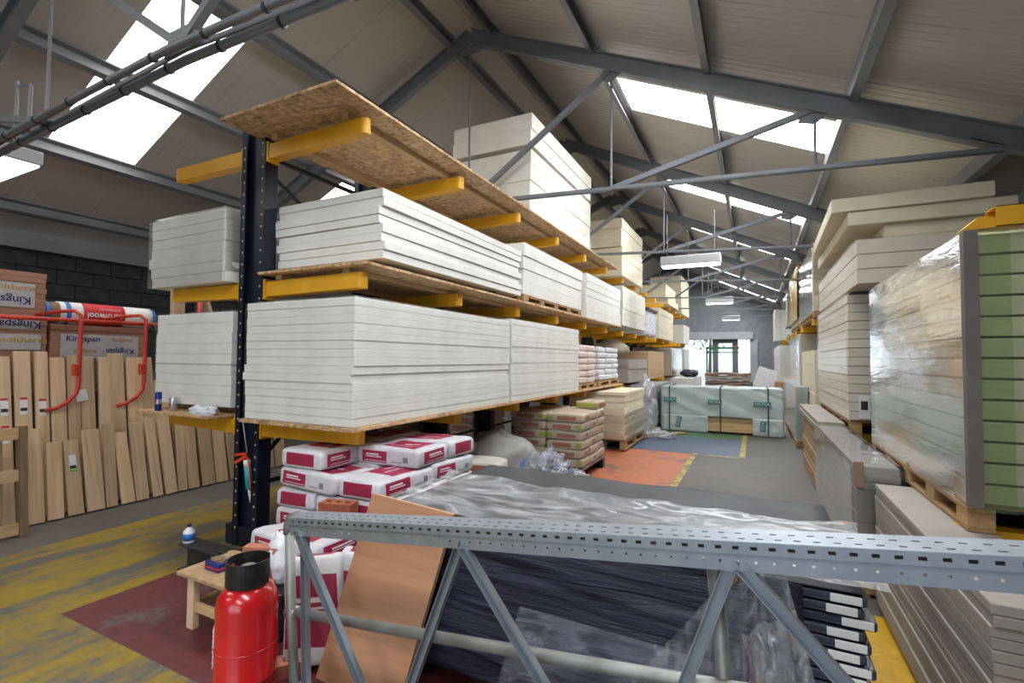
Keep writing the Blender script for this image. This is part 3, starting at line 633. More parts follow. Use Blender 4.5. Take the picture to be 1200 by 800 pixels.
def cant_rack(name, lab, cx, ys, levels, sides, top, detail=True):
    t = thing(name, lab, 'rack', (cx, ys[0], 0), 'cantilever racks')
    for i, y in enumerate(ys):
        hw = 0.15
        mb = MB().box(cx - hw, cx - hw + 0.014, y - 0.06, y + 0.06, 0, top).box(cx + hw - 0.014, cx + hw, y - 0.06, y + 0.06, 0, top).box(cx - hw + 0.014, cx + hw - 0.014, y - 0.006, y + 0.006, 0, top)
        mb.box(cx - hw + 0.014, cx - hw + 0.055, y - 0.058, y - 0.046, 0, top).box(cx + hw - 0.055, cx + hw - 0.014, y - 0.058, y - 0.046, 0, top)
        c = part('column', mb, 'steel_navy', t)
        if i == 0 and detail:
            z = 0.15
            while z < top - 0.05:
                for dx in (-hw + 0.034, hw - 0.034): inst('hole', HOLE, c, (cx + dx - cx, y - 0.059 - ys[0], z))
                z += 0.10
        for z in (levels(y) if callable(levels) else levels):
            for sd in sides:
                a = inst('arm', ARM[sd], t, (sd * hw, y - ys[0], z)); inst('end_plate', PLATE, a, (sd * 0.012, 0, 0))
        part('base_leg', MB().box(cx - 0.25, cx + 0.25, y - 0.05, y + 0.05, 0, 0.16), 'steel_navy', t)
    for i in range(len(ys) - 1):
        a, b = ys[i] + 0.01, ys[i + 1] - 0.01
        if i % 3 != 2 or True:
            part('brace', MB().beam((cx - 0.08, a, 0.55), (cx - 0.08, b, 1.75), 0.02, 0.03), 'steel_black', t)
            part('brace', MB().beam((cx - 0.05, b, 0.55), (cx - 0.05, a, 1.75), 0.02, 0.03), 'steel_black', t)
            part('brace', MB().beam((cx - 0.08, a, top - 0.95), (cx - 0.08, b, top - 0.25), 0.02, 0.03), 'steel_black', t)
            part('brace', MB().beam((cx - 0.05, b, top - 0.95), (cx - 0.05, a, top - 0.25), 0.02, 0.03), 'steel_black', t)
        for z in (0.5, 1.8, top - 0.2): part('brace', MB().beam((cx, a, z), (cx, b, z), 0.03, 0.035), 'steel_black', t)
    return t
cant_rack('cantilever_rack', 'double-sided cantilever rack with navy columns and yellow arms beside the aisle', CXC, CY, LV, (1, -1), 3.50)

def osb_sheet(x0, x1, y0, y1, z0, z1, lab, group):
    o = inst('osb_sheet', MB().cbox(-(x1 - x0) / 2, (x1 - x0) / 2, -(y1 - y0) / 2, (y1 - y0) / 2, 0, z1 - z0, 0.002).mesh('osb_sheet', 'osb'), None, ((x0 + x1) / 2, (y0 + y1) / 2, z0))
    return tag(o, lab, 'board', group)
ends = ((2.30, 4.74), (4.745, 7.185), (7.19, 9.75))
for i, (a, b) in enumerate(ends): osb_sheet(-3.70, -2.47, a, b, 3.395, 3.417, ['nearest OSB sheet of the top rack level, jutting past the column', 'second OSB sheet along the top rack level', 'last OSB sheet of the top rack level, ending in a point'][i], 'OSB shelf sheets')
for i, (a, b) in enumerate(((2.58, 5.0), (5.005, 7.43), (7.435, 9.95))): osb_sheet(-3.60, -2.45, a, b, 2.232, 2.254, ['nearest OSB sheet of the middle rack level', 'second OSB sheet along the middle rack level', 'last OSB sheet of the middle rack level'][i], 'OSB shelf sheets')
for i, (a, b) in enumerate(((2.46, 4.6), (4.605, 7.2), (7.205, 9.95))): osb_sheet(-3.61, -2.43, a, b, 1.060, 1.085, ['nearest OSB sheet of the bottom rack level under the white boards', 'second OSB sheet along the bottom rack level', 'last OSB sheet of the bottom rack level under the sacks'][i], 'OSB shelf sheets')
osb_sheet(-5.02, -3.96, 2.44, 5.0, 1.060, 1.080, 'OSB sheet on the timber side of the rack holding two drinks cans', 'OSB shelf sheets')
def batten(x, y0, y1, z0, z1, lab, w=0.07):
    o = inst('timber_batten', MB().cbox(-w / 2, w / 2, -(y1 - y0) / 2, (y1 - y0) / 2, 0, z1 - z0, 0.003).mesh('timber_batten', 'pine_y'), None, (x, (y0 + y1) / 2, z0)); return tag(o, lab, 'batten', 'shelf battens')
batten(-2.72, 2.62, 9.6, 3.346, 3.394, 'long timber batten under the top OSB sheets, on the aisle edge'); batten(-3.5, 2.62, 9.6, 3.346, 3.394, 'long timber batten under the top OSB sheets, beside the columns')
batten(-2.72, 2.66, 9.9, 2.196, 2.231, 'long timber batten under the middle OSB sheets, on the aisle edge'); batten(-3.45, 2.66, 9.9, 2.196, 2.231, 'long timber batten under the middle OSB sheets, beside the columns')
solo('timber_packer', MB().cbox(-2.75, -2.6, 2.80, 2.92, 2.256, 2.305, 0.003), 'chipboard', 'small grey timber packer under front corner of the loose white boards', 'packer', (-2.68, 2.86, 2.256))
solo('timber_packer', MB().cbox(-3.58, -2.55, 4.6, 4.7, 2.256, 2.305, 0.003), 'dark_timber', 'long dark timber packer under the loose white boards', 'packer', (-3, 4.65, 2.256))

# packs on the rack, aisle side
pack('insulation_pack', 'wrapped pack of white insulation boards on the bottom rack level, nearest the camera', 'board pack', -3.60, -2.46, 2.50, 4.86, 1.087, 1.99, 15, 'foam_white', 'film_clear', 0.004, 'insulation board packs', outl={5: (-0.02, -0.01), 6: (-0.006, -0.006)})
pack('insulation_pack', 'wrapped pack of white insulation boards on bottom rack level, just before the sacks', 'board pack', -3.60, -2.45, 4.90, 7.22, 1.087, 2.02, 15, 'foam_white', 'film_clear', 0.006, 'insulation board packs')
rnd = random.Random(5); bm8 = board_mesh(1.14, 2.38, 0.063, 'foam_white')
for i in range(8):
    dx = (0.0, 0.01, -0.012, 0.0, -0.03, -0.02, 0.0, 0.0)[i]
    o = inst('insulation_board', bm8, None, (-3.03 + dx + rnd.uniform(-0.004, 0.004), 3.95 + rnd.uniform(-0.012, 0.012), 2.307 + i * 0.0665), (0, 0, rnd.uniform(-0.004, 0.004)))
    tag(o, 'white insulation board, %s from the bottom of the loose stack on the middle rack level' % nth(i), 'board', 'loose white insulation boards')
pallet(-3.58, -2.47, 5.25, 7.4, 2.256, 2.345, 'low pallet under second pack on the middle rack level')
pack('insulation_pack', 'white board pack on a low pallet, second along the middle rack level', 'board pack', -3.58, -2.47, 5.24, 7.42, 2.347, 2.96, 4, 'foam_white', 'film_clear', 0.012, 'insulation board packs', outl={2: (0.01, -0.02), 3: (0.01, -0.03)})
pack('insulation_pack', 'white board pack third along the middle rack level', 'board pack', -3.58, -2.47, 7.66, 9.90, 2.256, 2.99, 6, 'foam_white', 'film_clear', 0.010, 'insulation board packs')
pack('insulation_pack', 'white board pack fourth along the middle rack level, past the OSB shelf', 'board pack', -3.58, -2.47, 10.12, 12.42, 2.29, 3.12, 7, 'foam_side', 'film_clear', 0.010, 'insulation board packs')
pack('insulation_pack', 'tall cream insulation pack on the top rack level, nearest the camera', 'board pack', -3.66, -2.50, 5.48, 7.95, 3.419, 4.66, 6, 'foam_side', 'film_clear', 0.012, 'insulation board packs', gaps=((4, 0.05),), outl={4: (0.02, -0.02), 5: (0.02, -0.02)})
pack('insulation_pack', 'second tall cream pack on the top rack level, past the OSB end', 'board pack', -3.66, -2.50, 10.12, 12.2, 3.345, 4.56, 6, 'foam_cream', 'film_clear', 0.014, 'insulation board packs', gaps=((3, 0.02),))
pack('insulation_pack', 'flat cream pack on the top rack level, behind second tall pack', 'board pack', -3.66, -2.45, 15.9, 18.2, 3.345, 3.55, 2, 'foam_cream', 'film_clear', 0.01, 'insulation board packs')
pack('insulation_pack', 'cream pack resting on the flat pack at the top rack level', 'board pack', -3.6, -2.55, 16.1, 18.2, 3.555, 4.0, 3, 'foam_cream', 'film_clear', 0.01, 'insulation board packs')
pack('insulation_pack', 'farthest cream pack on the top rack level, brown-sided', 'board pack', -3.66, -2.50, 19.42, 21.8, 3.345, 4.80, 6, 'foam_cream', 'film_clear', 0.01, 'insulation board packs')
pack('insulation_pack', 'cream pack on middle rack level with a pale label, before the far doorway', 'board pack', -3.66, -2.50, 14.6, 17.3, 2.20, 3.10, 5, 'foam_cream', 'film_clear', 0.01, 'insulation board packs')
pack('insulation_pack', 'small far cream pack on the middle rack level beside the doorway', 'board pack', -3.5, -2.45, 19.6, 21.4, 2.20, 2.92, 5, 'foam_side', 'film_clear', 0.01, 'insulation board packs')
pack('insulation_pack', 'shiny wrapped white pack upright on bottom rack level beside the far doorway', 'board pack', -3.5, -2.45, 19.8, 21.4, 1.06, 2.0, 6, 'foam_white', 'film_shiny', 0.01, 'insulation board packs')
pack('insulation_pack', 'glossy wrapped grey pack on the bottom rack level before the doorway', 'board pack', -3.6, -2.40, 16.2, 18.6, 1.06, 1.95, 6, 'foam_side', 'film_mirror', 0.01, 'insulation board packs')
pack('mdf_pack', 'brown fibreboard pack on bottom rack level behind the grey sheet pack', 'board pack', -3.5, -2.47, 12.85, 15.2, 1.06, 1.80, 8, 'mdf', None, 0.006, 'sheet packs')
pack('sheet_pack', 'grey-brown sheet pack on bottom rack level past the sacks', 'board pack', -3.4, -2.47, 10.6, 12.6, 1.06, 1.58, 7, 'plasterboard', None, 0.012, 'sheet packs')
# bundle of foil bags at the middle level
tb = thing('bagged_bundle', 'pale plastic-wrapped bundle on middle rack level past the fourth pack', 'bundle', (-2.9, 13.2, 2.2))
part('bag', MB().cbox(-3.3, -2.48, 12.75, 14.0, 2.2, 2.85, 0.06), 'paper_white', tb); part('lid_board', MB().cbox(-3.35, -2.44, 12.7, 14.05, 2.86, 2.93, 0.01), 'dark_timber', tb)
part('stretch_wrap', film_shell(-3.3, -2.48, 12.75, 14.0, 2.2, 2.85, 0.02, 3), 'film_blue', tb, True, fix=False)
# packs on the rack, timber side
pack('insulation_pack', 'shiny wrapped pack of cream boards on the upper timber-side arm', 'board pack', -5.10, -4.0, 2.56, 4.9, 2.20, 2.83, 7, 'foam_white', 'film_glare', 0.012, 'insulation board packs', outl={0: (0.03, 0), 1: (0.02, 0), 3: (-0.02, 0)}, amp=0.008)
solo('timber_packer', MB().cbox(-5.0, -4.0, 2.75, 2.85, 1.082, 1.135, 0.003), 'chipboard', 'timber packer under the front of wrapped boards behind the cans', 'packer', (-4.5, 2.8, 1.082))
solo('timber_packer', MB().cbox(-5.0, -4.0, 4.5, 4.6, 1.082, 1.135, 0.003), 'chipboard', 'timber packer under the back of wrapped boards behind the cans', 'packer', (-4.5, 4.55, 1.082))
pack('insulation_pack', 'wrapped white board pack behind the drinks cans on the timber side', 'board pack', -5.08, -3.96, 2.62, 4.95, 1.137, 1.955, 9, 'foam_white', 'film_clear', 0.008, 'insulation board packs', outl={3: (-0.01, 0)}, amp=0.006)

# ------------------------------------------------------------------ sacks
def sack_mesh(Ls, Ws, Ts, mat, seed, lump=0.018):
    mb = MB(); nu, nv = 36, 14; vs = []; rn = random.Random(seed); o = rn.uniform(0, 50)
    def sp(c, e): return math.copysign(abs(c) ** e, c)
    for j in range(nv + 1):
        ph = -math.pi / 2 + math.pi * j / nv
        for i in range(nu):
            th = 2 * math.pi * i / nu
            cx = sp(math.cos(ph), 0.20); x = Ls / 2 * cx * sp(math.cos(th), 0.14); y = Ws / 2 * cx * sp(math.sin(th), 0.14); z = Ts / 2 * sp(math.sin(ph), 0.40)
            d = nz(x * 7 + o, y * 7, z * 7) * lump + nz(x * 22 + o, y * 22, z * 30) * lump * 0.35
            vs.append((x * (1 + d * 2), y * (1 + d * 2.5), z + d * (1 if z > 0 else 0.2)))
    fs = [(j * nu + i, j * nu + (i + 1) % nu, (j + 1) * nu + (i + 1) % nu, (j + 1) * nu + i) for j in range(nv) for i in range(nu)]
    mb.add(vs, fs); me = mb.mesh('sack', mat, True); return me
SK = {}
def sack(mat, loc, rotz, lab, group, size=(0.57, 0.385, 0.136), tilt=(0, 0), name='sack'):
    k = (mat, size)
    if k not in SK: SK[k] = [sack_mesh(*size, mat, 10 * len(SK) + s) for s in range(4)]
    o = inst(name, random.choice(SK[k]), None, loc, (tilt[0], tilt[1], rotz)); return tag(o, lab, 'sack', group)
random.seed(11)
def sack_pallet(x0, y0, z0, layers, mat, what, group, cols=2, rows=3, T=0.125, size=(0.52, 0.345), skip=()):
    Ls, Ws = size; count = 0
    rowname = ['nearest', 'middle', 'rear'] if rows == 3 else ['nearest', 'rear'] if rows == 2 else [nth(i) for i in range(rows)]
    for l in range(layers):
        ln = 'bottom' if l == 0 else 'top' if l == layers - 1 else nth(l)
        for c in range(cols):
            for r in range(rows):
                if (l, c, r) in skip: continue
                cn = 'aisle-side' if c == cols - 1 else 'inner'
                sack(mat, (x0 + (c + 0.5) * Ls + R(-0.012, 0.012), y0 + (r + 0.5) * Ws + R(-0.012, 0.012), z0 + (l + 0.5) * T), R(-0.03, 0.03) + (math.pi if (l + r + c) % 2 else 0),
                     '%s, %s %s one in %s layer' % (what, rowname[r], cn, ln), group, (Ls * 0.985, Ws * 0.985, T * 1.03))
# crimson plaster sacks under the bottom level (5-bag bond)
def crimson_pile():
    T = 0.133; x0, y0, z0 = -3.02, 2.36, 0.125
    names = {}
    for l in range(6):
        ln = 'bottom' if l == 0 else 'top' if l == 5 else nth(l)
        if l % 2 == 0:
            spots = [(0.28, 0.19 + 0.385 * k, 0) for k in range(3)] + [(0.56 + 0.19, 0.285 + 0.57 * k, math.pi / 2) for k in range(2)]
        else:
            spots = [(0.19, 0.285 + 0.57 * k, math.pi / 2) for k in range(2)] + [(0.38 + 0.28, 0.19 + 0.385 * k, 0) for k in range(3)]
        for i, (dx, dy, a) in enumerate(spots):
            if l == 5 and dx > 0.5 and dy < 0.45: continue
            row = 'nearest' if dy < 0.3 else 'rear' if dy > 0.7 else 'middle'
            sd = 'timber-side' if dx < 0.5 else 'aisle-side'
            sack('sack_crimson', (x0 + dx + R(-0.015, 0.015), y0 + dy + R(-0.015, 0.015), z0 + (l + 0.5) * T), a + R(-0.06, 0.06) + (math.pi if (i + l) % 2 and a == 0 else 0),
                 'crimson and white plaster sack, %s %s one in %s layer of the pile' % (row, sd, ln), 'crimson plaster sacks', tilt=(R(-0.03, 0.03), R(-0.03, 0.03)))
crimson_pile()
pallet(-3.02, -2.07, 2.36, 3.52, 0.0, 0.122, 'dark pallet under the crimson plaster sacks', mat='old_wood')
# second short column of crimson sacks in front with bricks on it
for k in range(4):
    sack('sack_crimson', (-2.43 + R(-0.02, 0.02), 2.135 + R(-0.01, 0.01), 0.068 + k * 0.133), R(-0.05, 0.05), 'crimson sack in the low column under the two red bricks, %s from the floor' % nth(k), 'crimson plaster sacks')
def stand(loc, up, face, lab, size):
    o = sack('sack_crimson_tall', loc, 0, lab, 'standing plaster sacks', size)
    X = Vector(up).normalized(); Z = Vector(face); Z = (Z - X * Z.dot(X)).normalized(); Y = Z.cross(X)
    o.rotation_euler = Matrix((X, Y, Z)).transposed().to_euler()
stand((-2.06, 1.86, 0.27), (-0.16, 0.12, 1), (0.42, -0.9, 0.1), 'plaster sack standing on end with a large crimson panel, behind the railing', (0.52, 0.30, 0.13))
stand((-1.90, 2.02, 0.265), (0.10, 0.12, 1), (0.5, -0.86, 0.1), 'slumped plaster sack standing between the upright sack and plywood sheet', (0.52, 0.30, 0.13))
wb = thing('plastic_bag', 'bulging white plastic bag by the railing post with crimson marks', 'bag', (-2.62, 1.98, 0.34))
def blob(c, r, seed, amp=0.25, n=22, m=14, fr=2.5):
    mb = MB(); vs = []
    for j in range(m + 1):
        ph = -math.pi / 2 + math.pi * j / m
        for i in range(n):
            th = 2 * math.pi * i / n; d = Vector((math.cos(ph) * math.cos(th), math.cos(ph) * math.sin(th), math.sin(ph)))
            k = 1 + amp * nz(d.x * fr + seed, d.y * fr, d.z * fr) + amp * 0.5 * nz(d.x * fr * 3, d.y * fr * 3 + seed, d.z * fr * 3)
            vs.append((c[0] + d.x * r[0] * k, c[1] + d.y * r[1] * k, c[2] + d.z * r[2] * (k if d.z > 0 else 1)))
    mb.add(vs, [(j * n + i, j * n + (i + 1) % n, (j + 1) * n + (i + 1) % n, (j + 1) * n + i) for j in range(m) for i in range(n)]); return mb
part('bag', blob((-2.44, 1.95, 0.42), (0.085, 0.075, 0.15), 3, 0.25, 30, 20, 3.5), 'plastic_white', wb, True)
solo('black_crate', MB().cbox(-2.62, -2.34, 1.86, 2.0, 0.0, 0.27, 0.012).cbox(-2.64, -2.32, 1.85, 2.01, 0.24, 0.275, 0.006), 'black_paint', 'black plastic crate under the white bag', 'crate', (-2.62, 1.91, 0))

# lime-marked sack pallet by the orange floor
solo('plastic_pallet', MB().cbox(-3.02, -1.98, 5.98, 7.05, 0.13, 0.17, 0.01).cbox(-3.02, -1.98, 5.98, 6.10, 0, 0.13, 0.01).cbox(-3.02, -1.98, 6.93, 7.05, 0, 0.13, 0.01), 'black_paint', 'black plastic pallet under the lime-marked sacks', 'pallet', (-2.5, 6.5, 0))
sack_pallet(-3.02, 6.0, 0.172, 6, 'sack_lime', 'beige lime-marked sack', 'lime-marked sacks on the black pallet', 2, 3, 0.115, (0.52, 0.345))
sack('sack_lime', (-2.15, 6.9, 0.172 + 6 * 0.115 + 0.055), 1.5, 'single beige sack lying on top of lime-marked sack pallet', 'lime-marked sacks on the black pallet', (0.45, 0.3, 0.11))
tw = thing('stretch_film', 'clear stretch film round the lime-marked sack pallet', 'film', (-2.5, 6.5, 0.17)); part('film', film_shell(-3.03, -1.97, 5.99, 7.05, 0.17, 0.86, 0.012, 9, False), 'film_clear', tw, True, fix=False)
# second pallets of sacks on the timber side seen through the rack
sack_pallet(-5.0, 4.9, 0.16, 5, 'sack_lime', 'shaded brown sack behind the rack columns', 'shaded sacks behind the rack', 2, 3, 0.125, (0.52, 0.36))
pallet(-5.0, -3.96, 4.9, 5.98, 0.0, 0.155, 'pallet under the shaded brown sacks behind the columns', mat='old_wood')
sack_pallet(-5.0, 6.6, 0.16, 5, 'sack_pinkish', 'shaded pink sack behind the far rack columns', 'shaded sacks behind the rack', 2, 3, 0.125, (0.52, 0.36))
pallet(-5.0, -3.96, 6.6, 7.68, 0.0, 0.155, 'pallet under the shaded pink sacks behind the columns', mat='old_wood')
# white lime sacks and brown sacks between
for k in range(4):
    sack('sack_white_lime', (-2.60 + R(-0.02, 0.02), 4.42 + R(-0.01, 0.01), 0.09 + k * 0.125), 0.25 + R(-0.05, 0.05), 'white lime-marked sack in a short stack before crumpled film, %s from the floor' % nth(k), 'white lime-marked sacks', (0.56, 0.38, 0.13))
for k in range(5):
    for j in range(2):
        sack('sack_brown', (-3.12 + j * 0.1 + R(-0.03, 0.03), 4.0 + j * 0.42, 0.08 + k * 0.13), 0.1 + R(-0.1, 0.1), 'dark brown sack behind crimson pile, %s from the floor in the %s stack' % (nth(k), ('nearer', 'farther')[j]), 'dark brown sacks', (0.6, 0.4, 0.14))
# pink and grey-white sacks on the bottom rack level
pallet(-3.55, -2.48, 7.32, 8.26, 1.087, 1.17, 'pallet under pink-banded sacks on the bottom rack level')
sack_pallet(-3.52, 7.33, 1.172, 6, 'sack_pinkish', 'pink-banded sack on bottom rack level', 'pink sacks on the rack', 2, 2, 0.105, (0.52, 0.45))
pallet(-3.55, -2.48, 8.42, 9.85, 1.087, 1.19, 'pallet under grey-white sacks on the bottom rack level')
sack_pallet(-3.52, 8.42, 1.192, 6, 'sack_greywhite', 'grey-white sack on bottom rack level', 'grey-white sacks on the rack', 2, 3, 0.10, (0.52, 0.46))
solo('hooded_load', blob((-2.93, 10.9, 1.80), (0.40, 0.3, 0.21), 8, 0.15), 'tan_sack_film', 'tan plastic-hooded load above the grey-brown sheet pack', 'load', (-2.95, 10.75, 1.6), smooth=True)

# crumpled plastic by the sack pallet
def crumple(name, lab, c, r, mat, seed, amp=0.5):
    return solo(name, blob(c, r, seed, amp, 40, 26, 3.5), mat, lab, 'plastic film', (c[0], c[1], 0), smooth=True)
solo('grey_sack_heap', blob((-2.75, 5.15, 0.28), (0.50, 0.42, 0.42), 21, 0.2), 'grey_bag', 'grey tarpaulin-covered heap behind crumpled blue film', 'tarpaulin', (-2.75, 5.15, 0), smooth=True)
crumple('plastic_film', 'crumpled bluish plastic film heaped against lime-marked sacks', (-2.25, 5.3, 0.16), (0.30, 0.40, 0.30), 'film_blue', 4, 0.6)
crumple('plastic_film', 'white crumpled film lying at the foot of the bluish heap', (-1.98, 5.62, 0.06), (0.22, 0.26, 0.16), 'film_blue', 14, 0.6)
solo('blue_strap', MB().tube([(-2.42, 4.98, 0.02), (-2.40, 4.96, 0.2), (-2.36, 5.0, 0.38), (-2.36, 5.1, 0.5)], 0.02, 8), 'ink_blue', 'blue strap standing in the crumpled plastic heap', 'strap', (-2.42, 5, 0), smooth=True)

# cream sheet pack on pallet past the sacks
pallet(-2.98, -1.98, 8.3, 9.85, 0.03, 0.20, 'pallet under the wrapped cream sheets on the floor')
solo('floor_bearer', MB().cbox(-2.95, -2.1, 8.5, 8.6, 0, 0.03, 0.004), 'dark_timber', 'thin dark bearer under the pallet of cream sheets', 'bearer', (-2.5, 9, 0))
pack('sheet_pack', 'half-wrapped pack of cream sheets on the floor beyond lime-marked sacks', 'board pack', -2.98, -1.99, 8.28, 9.9, 0.202, 1.01, 14, 'foam_cream', None, 0.012, 'sheet packs')
tw = thing('stretch_film', 'loose clear film hanging round the cream floor sheets', 'film', (-2.5, 9, 0.2)); part('film', film_shell(-3.0, -1.97, 8.26, 9.92, 0.22, 0.72, 0.03, 31, False), 'film_shiny', tw, True, fix=False)
crumple('plastic_film', 'tall white film draped beside the wrapped cream sheets', (-2.02, 10.25, 0.55), (0.22, 0.25, 0.62), 'film_sheet', 24, 0.35)
crumple('plastic_film', 'white film trailing on the blue floor paint', (-1.85, 10.15, 0.04), (0.36, 0.3, 0.12), 'film_sheet', 34, 0.5)
pack('sheet_pack', 'blue-grey sheet pack between hanging film and timber pack', 'board pack', -3.0, -2.0, 10.9, 13.2, 0.15, 1.0, 8, 'sheet_grey', 'film_blue', 0.01, 'sheet packs')
pallet(-3.0, -2.0, 10.9, 13.2, 0.0, 0.148, 'pallet under the blue-grey sheet pack')
pack('sheet_pack', 'white wrapped pack on the floor before the far doorway', 'board pack', -2.85, -1.75, 16.5, 19.0, 0.15, 1.0, 6, 'foam_white', 'film_clear', 0.01, 'sheet packs')
solo('timber_offcut', MB().beam((-2.15, 9.95, 0.02), (-1.35, 10.95, 0.03), 0.09, 0.03), 'pine_y', 'pale timber offcut lying on green floor paint', 'offcut', (-1.8, 10.4, 0))
solo('black_bag', blob((-2.0, 17.6, 1.12), (0.28, 0.5, 0.14), 13, 0.35), 'strap_navy', 'dark crumpled bag on top of the white far floor pack', 'bag', (-2.0, 17.6, 1.0), smooth=True)

# ------------------------------------------------------------------ green-wrapped timber pack across the aisle
gp = thing('timber_pack', 'grey-green wrapped timber pack with teal lettering across the aisle', 'timber pack', (-0.69, 11.75, 0))
gx0, gx1, gy0, gy1 = -1.89, 0.50, 11.3, 12.3
GB = MB().cbox(-(gx1 - gx0) / 2 + 0.02, (gx1 - gx0) / 2 - 0.02, -0.024, 0.024, -0.0225, 0.0225, 0.003).mesh('plank', 'pine_x')
for i in range(7):
    for j in range(10): inst('plank', GB, gp, (0, gy0 + 0.05 + j * 0.1 - 11.75, 0.075 + i * 0.047)) if (j < 1 or i == 6) else None
part('core', MB().box(gx0 + 0.04, gx1 - 0.04, gy0 + 0.09, gy1 - 0.02, 0.06, 0.95), 'pine_x', gp)
def wrapface(u, v):
    x = gx0 + (gx1 - gx0) * u; z = 0.36 + 0.62 * v
    w = 0.022 * nz(x * 2 + z * 4.5, z * 1.2 + x * 0.6, 3) + 0.012 * nz(x * 6 + z * 14, 2, 1)
    return (x, gy0 - 0.012 + w, z)
mb = MB().grid(wrapface, 60, 18)
def topf(u, v): return (gx0 + (gx1 - gx0) * u, gy0 - 0.012 + (gy1 - gy0 + 0.02) * v, 0.98 + 0.01 * nz(u * 9, v * 5, 1))
mb.grid(topf, 40, 8)
for xx in (gx0 - 0.008, gx1 + 0.008): mb.grid(lambda u, v: (xx + 0.01 * nz(u * 5, v * 6, xx), gy0 - 0.012 + (gy1 - gy0) * u, 0.03 + 0.95 * v), 8, 10)
wo = part('wrap', mb, 'grey_green_wrap', gp, True); sm = wo.modifiers.new('thickness', 'SOLIDIFY'); sm.thickness = 0.004
for x0, x1 in ((gx0, -0.92), (-0.06, gx1)):
    mb = MB().grid(lambda u, v: (x0 + (x1 - x0) * u, gy0 - 0.02 + 0.02 * nz(u * 5 + x0, v * 5, 2) - 0.012 * (1 - v), 0.015 + 0.36 * v), 14, 8)
    o = part('wrap_flap', mb, 'grey_green_wrap', gp, True); sm = o.modifiers.new('thickness', 'SOLIDIFY'); sm.thickness = 0.004
for x in (gx0 + 0.18, -0.67, gx1 - 0.27):
    part('strap', MB().box(x - 0.012, x + 0.012, gy0 - 0.045, gy0 - 0.038, 0.03, 1.0).box(x - 0.012, x + 0.012, gy0 - 0.045, gy1 + 0.01, 0.995, 1.002), 'strap_navy', gp)
for x, z, ry, w in ((-1.70, 0.70, 0, 0.27), (-0.78, 0.68, 0, 0.27), (0.12, 0.67, 0, 0.32), (-1.52, 0.22, 1.35, 0.24), (0.13, 0.22, 1.5, 0.2)):
    c, s = math.cos(ry), math.sin(ry); o = inst('print_block', MB().cbox(-w / 2, w / 2, -0.002, 0.002, -0.05, 0.05, 0.001).mesh('print_block', 'ink_teal'), gp, (x + 0.69, gy0 - 0.042 - 11.75, z), (0, -ry, 0))
    text_part('lettering', 'NOVA', 0.10, 'grey_green_wrap', o, (0, -0.003, 0), (math.radians(90), 0, 0), w * 0.85)
solo('floor_bearer', MB().cbox(-1.5, -1.4, 11.3, 12.3, 0, 0.05, 0.004), 'dark_timber', 'dark bearer under the timber pack, nearer the rack', 'bearer', (-1.45, 11.8, 0))
solo('floor_bearer', MB().cbox(0.1, 0.2, 11.3, 12.3, 0, 0.05, 0.004), 'dark_timber', 'dark bearer under the timber pack, nearer the wall', 'bearer', (0.15, 11.8, 0))
# brown wavy sheets behind on trestle
wvt = thing('sheet_trestle', 'green steel goalpost trolley carrying brown sheets', 'trolley', (-0.75, 16.3, 0))
for x in (-1.40, -0.10):
    part('post', MB().box(x - 0.025, x + 0.025, 16.9, 16.95, 0, 2.0 if x < -1 else 0.9), 'green_paint', wvt)
part('deck', MB().cbox(-1.42, -0.06, 15.95, 16.95, 0.60, 0.66, 0.01), 'green_paint', wvt)
for y in (16.0, 16.85):
    for x in (-1.38, -0.12): part('leg', MB().box(x - 0.025, x + 0.025, y - 0.025, y + 0.025, 0, 0.60), 'green_paint', wvt)
part('header', MB().box(-1.42, -0.45, 16.9, 16.95, 1.93, 2.0).box(-1.42, -0.45, 16.9, 16.95, 1.80, 1.84), 'green_paint', wvt)
for i in range(7):
    def wv(u, v, i=i): return (-1.38 + 1.26 * u, 16.0 + 0.85 * v, 0.675 + i * 0.085 + 0.014 * math.sin(u * 9 + i * 1.7))
    o = solo('brown_sheet', MB().grid(wv, 20, 3), 'cardboard_corner' if i % 3 == 0 else 'plasterboard', 'wavy brown sheet on the green trolley, %s from the bottom' % nth(i), 'sheet', (-0.75, 16.4, 0.67), 'wavy brown sheets')
    sm = o.modifiers.new('thickness', 'SOLIDIFY'); sm.thickness = 0.065

# ------------------------------------------------------------------ aisle side opposite: wrapped pallets
RX = 1.0
KR = 0.87
def kz(z): return H + (z - H) * KR
def kpack(name, lab, cat, x0, x1, y0, y1, z0, z1, n, mat, filmm='film_clear', jit=0.006, group=None, x1w=None, **kw):
    return pack(name, lab, cat, x0 * KR, x1w or x1 * KR, y0 * KR, y1 * KR, kz(z0), kz(z1), n, mat, filmm, jit, group, **kw)
def kpallet(x0, x1, y0, y1, z0, z1, lab, x1w=None): return pallet(x0 * KR, x1w or x1 * KR, y0 * KR, y1 * KR, kz(z0), kz(z1), lab)
def KM(mb): mb.v = [(v[0] * KR, v[1] * KR, kz(v[2])) for v in mb.v]; return mb
cant_rack('cantilever_rack', 'single-sided cantilever rack against the wall holding wrapped pallets', 2.03, [3.1, 4.6, 6.45, 8.35, 9.6, 11.8, 13.4, 15.2, 17.0, 19.2, 20.9], lambda y: (0.72,) if y < 9 else (0.72, 2.215), (-1,), 2.85, False)
kpallet(1.0, 2.12, 3.42, 5.78, 0.674, 0.825, 'pallet under the green-wrapped foam pack')
gpk = kpack('insulation_pack', 'green-film-wrapped foam board pack on a pallet at the frame edge', 'board pack', 1.02, 2.14, 3.42, 5.76, 0.828, 2.26, 13, 'foam_beige', None, 0.004, 'insulation board packs', gap=0.010)
part('stretch_wrap', KM(film_shell(1.01, 2.15, 3.44, 5.78, 0.80, 2.262, 0.006, 77)), 'film_shiny', gpk, True, fix=False)
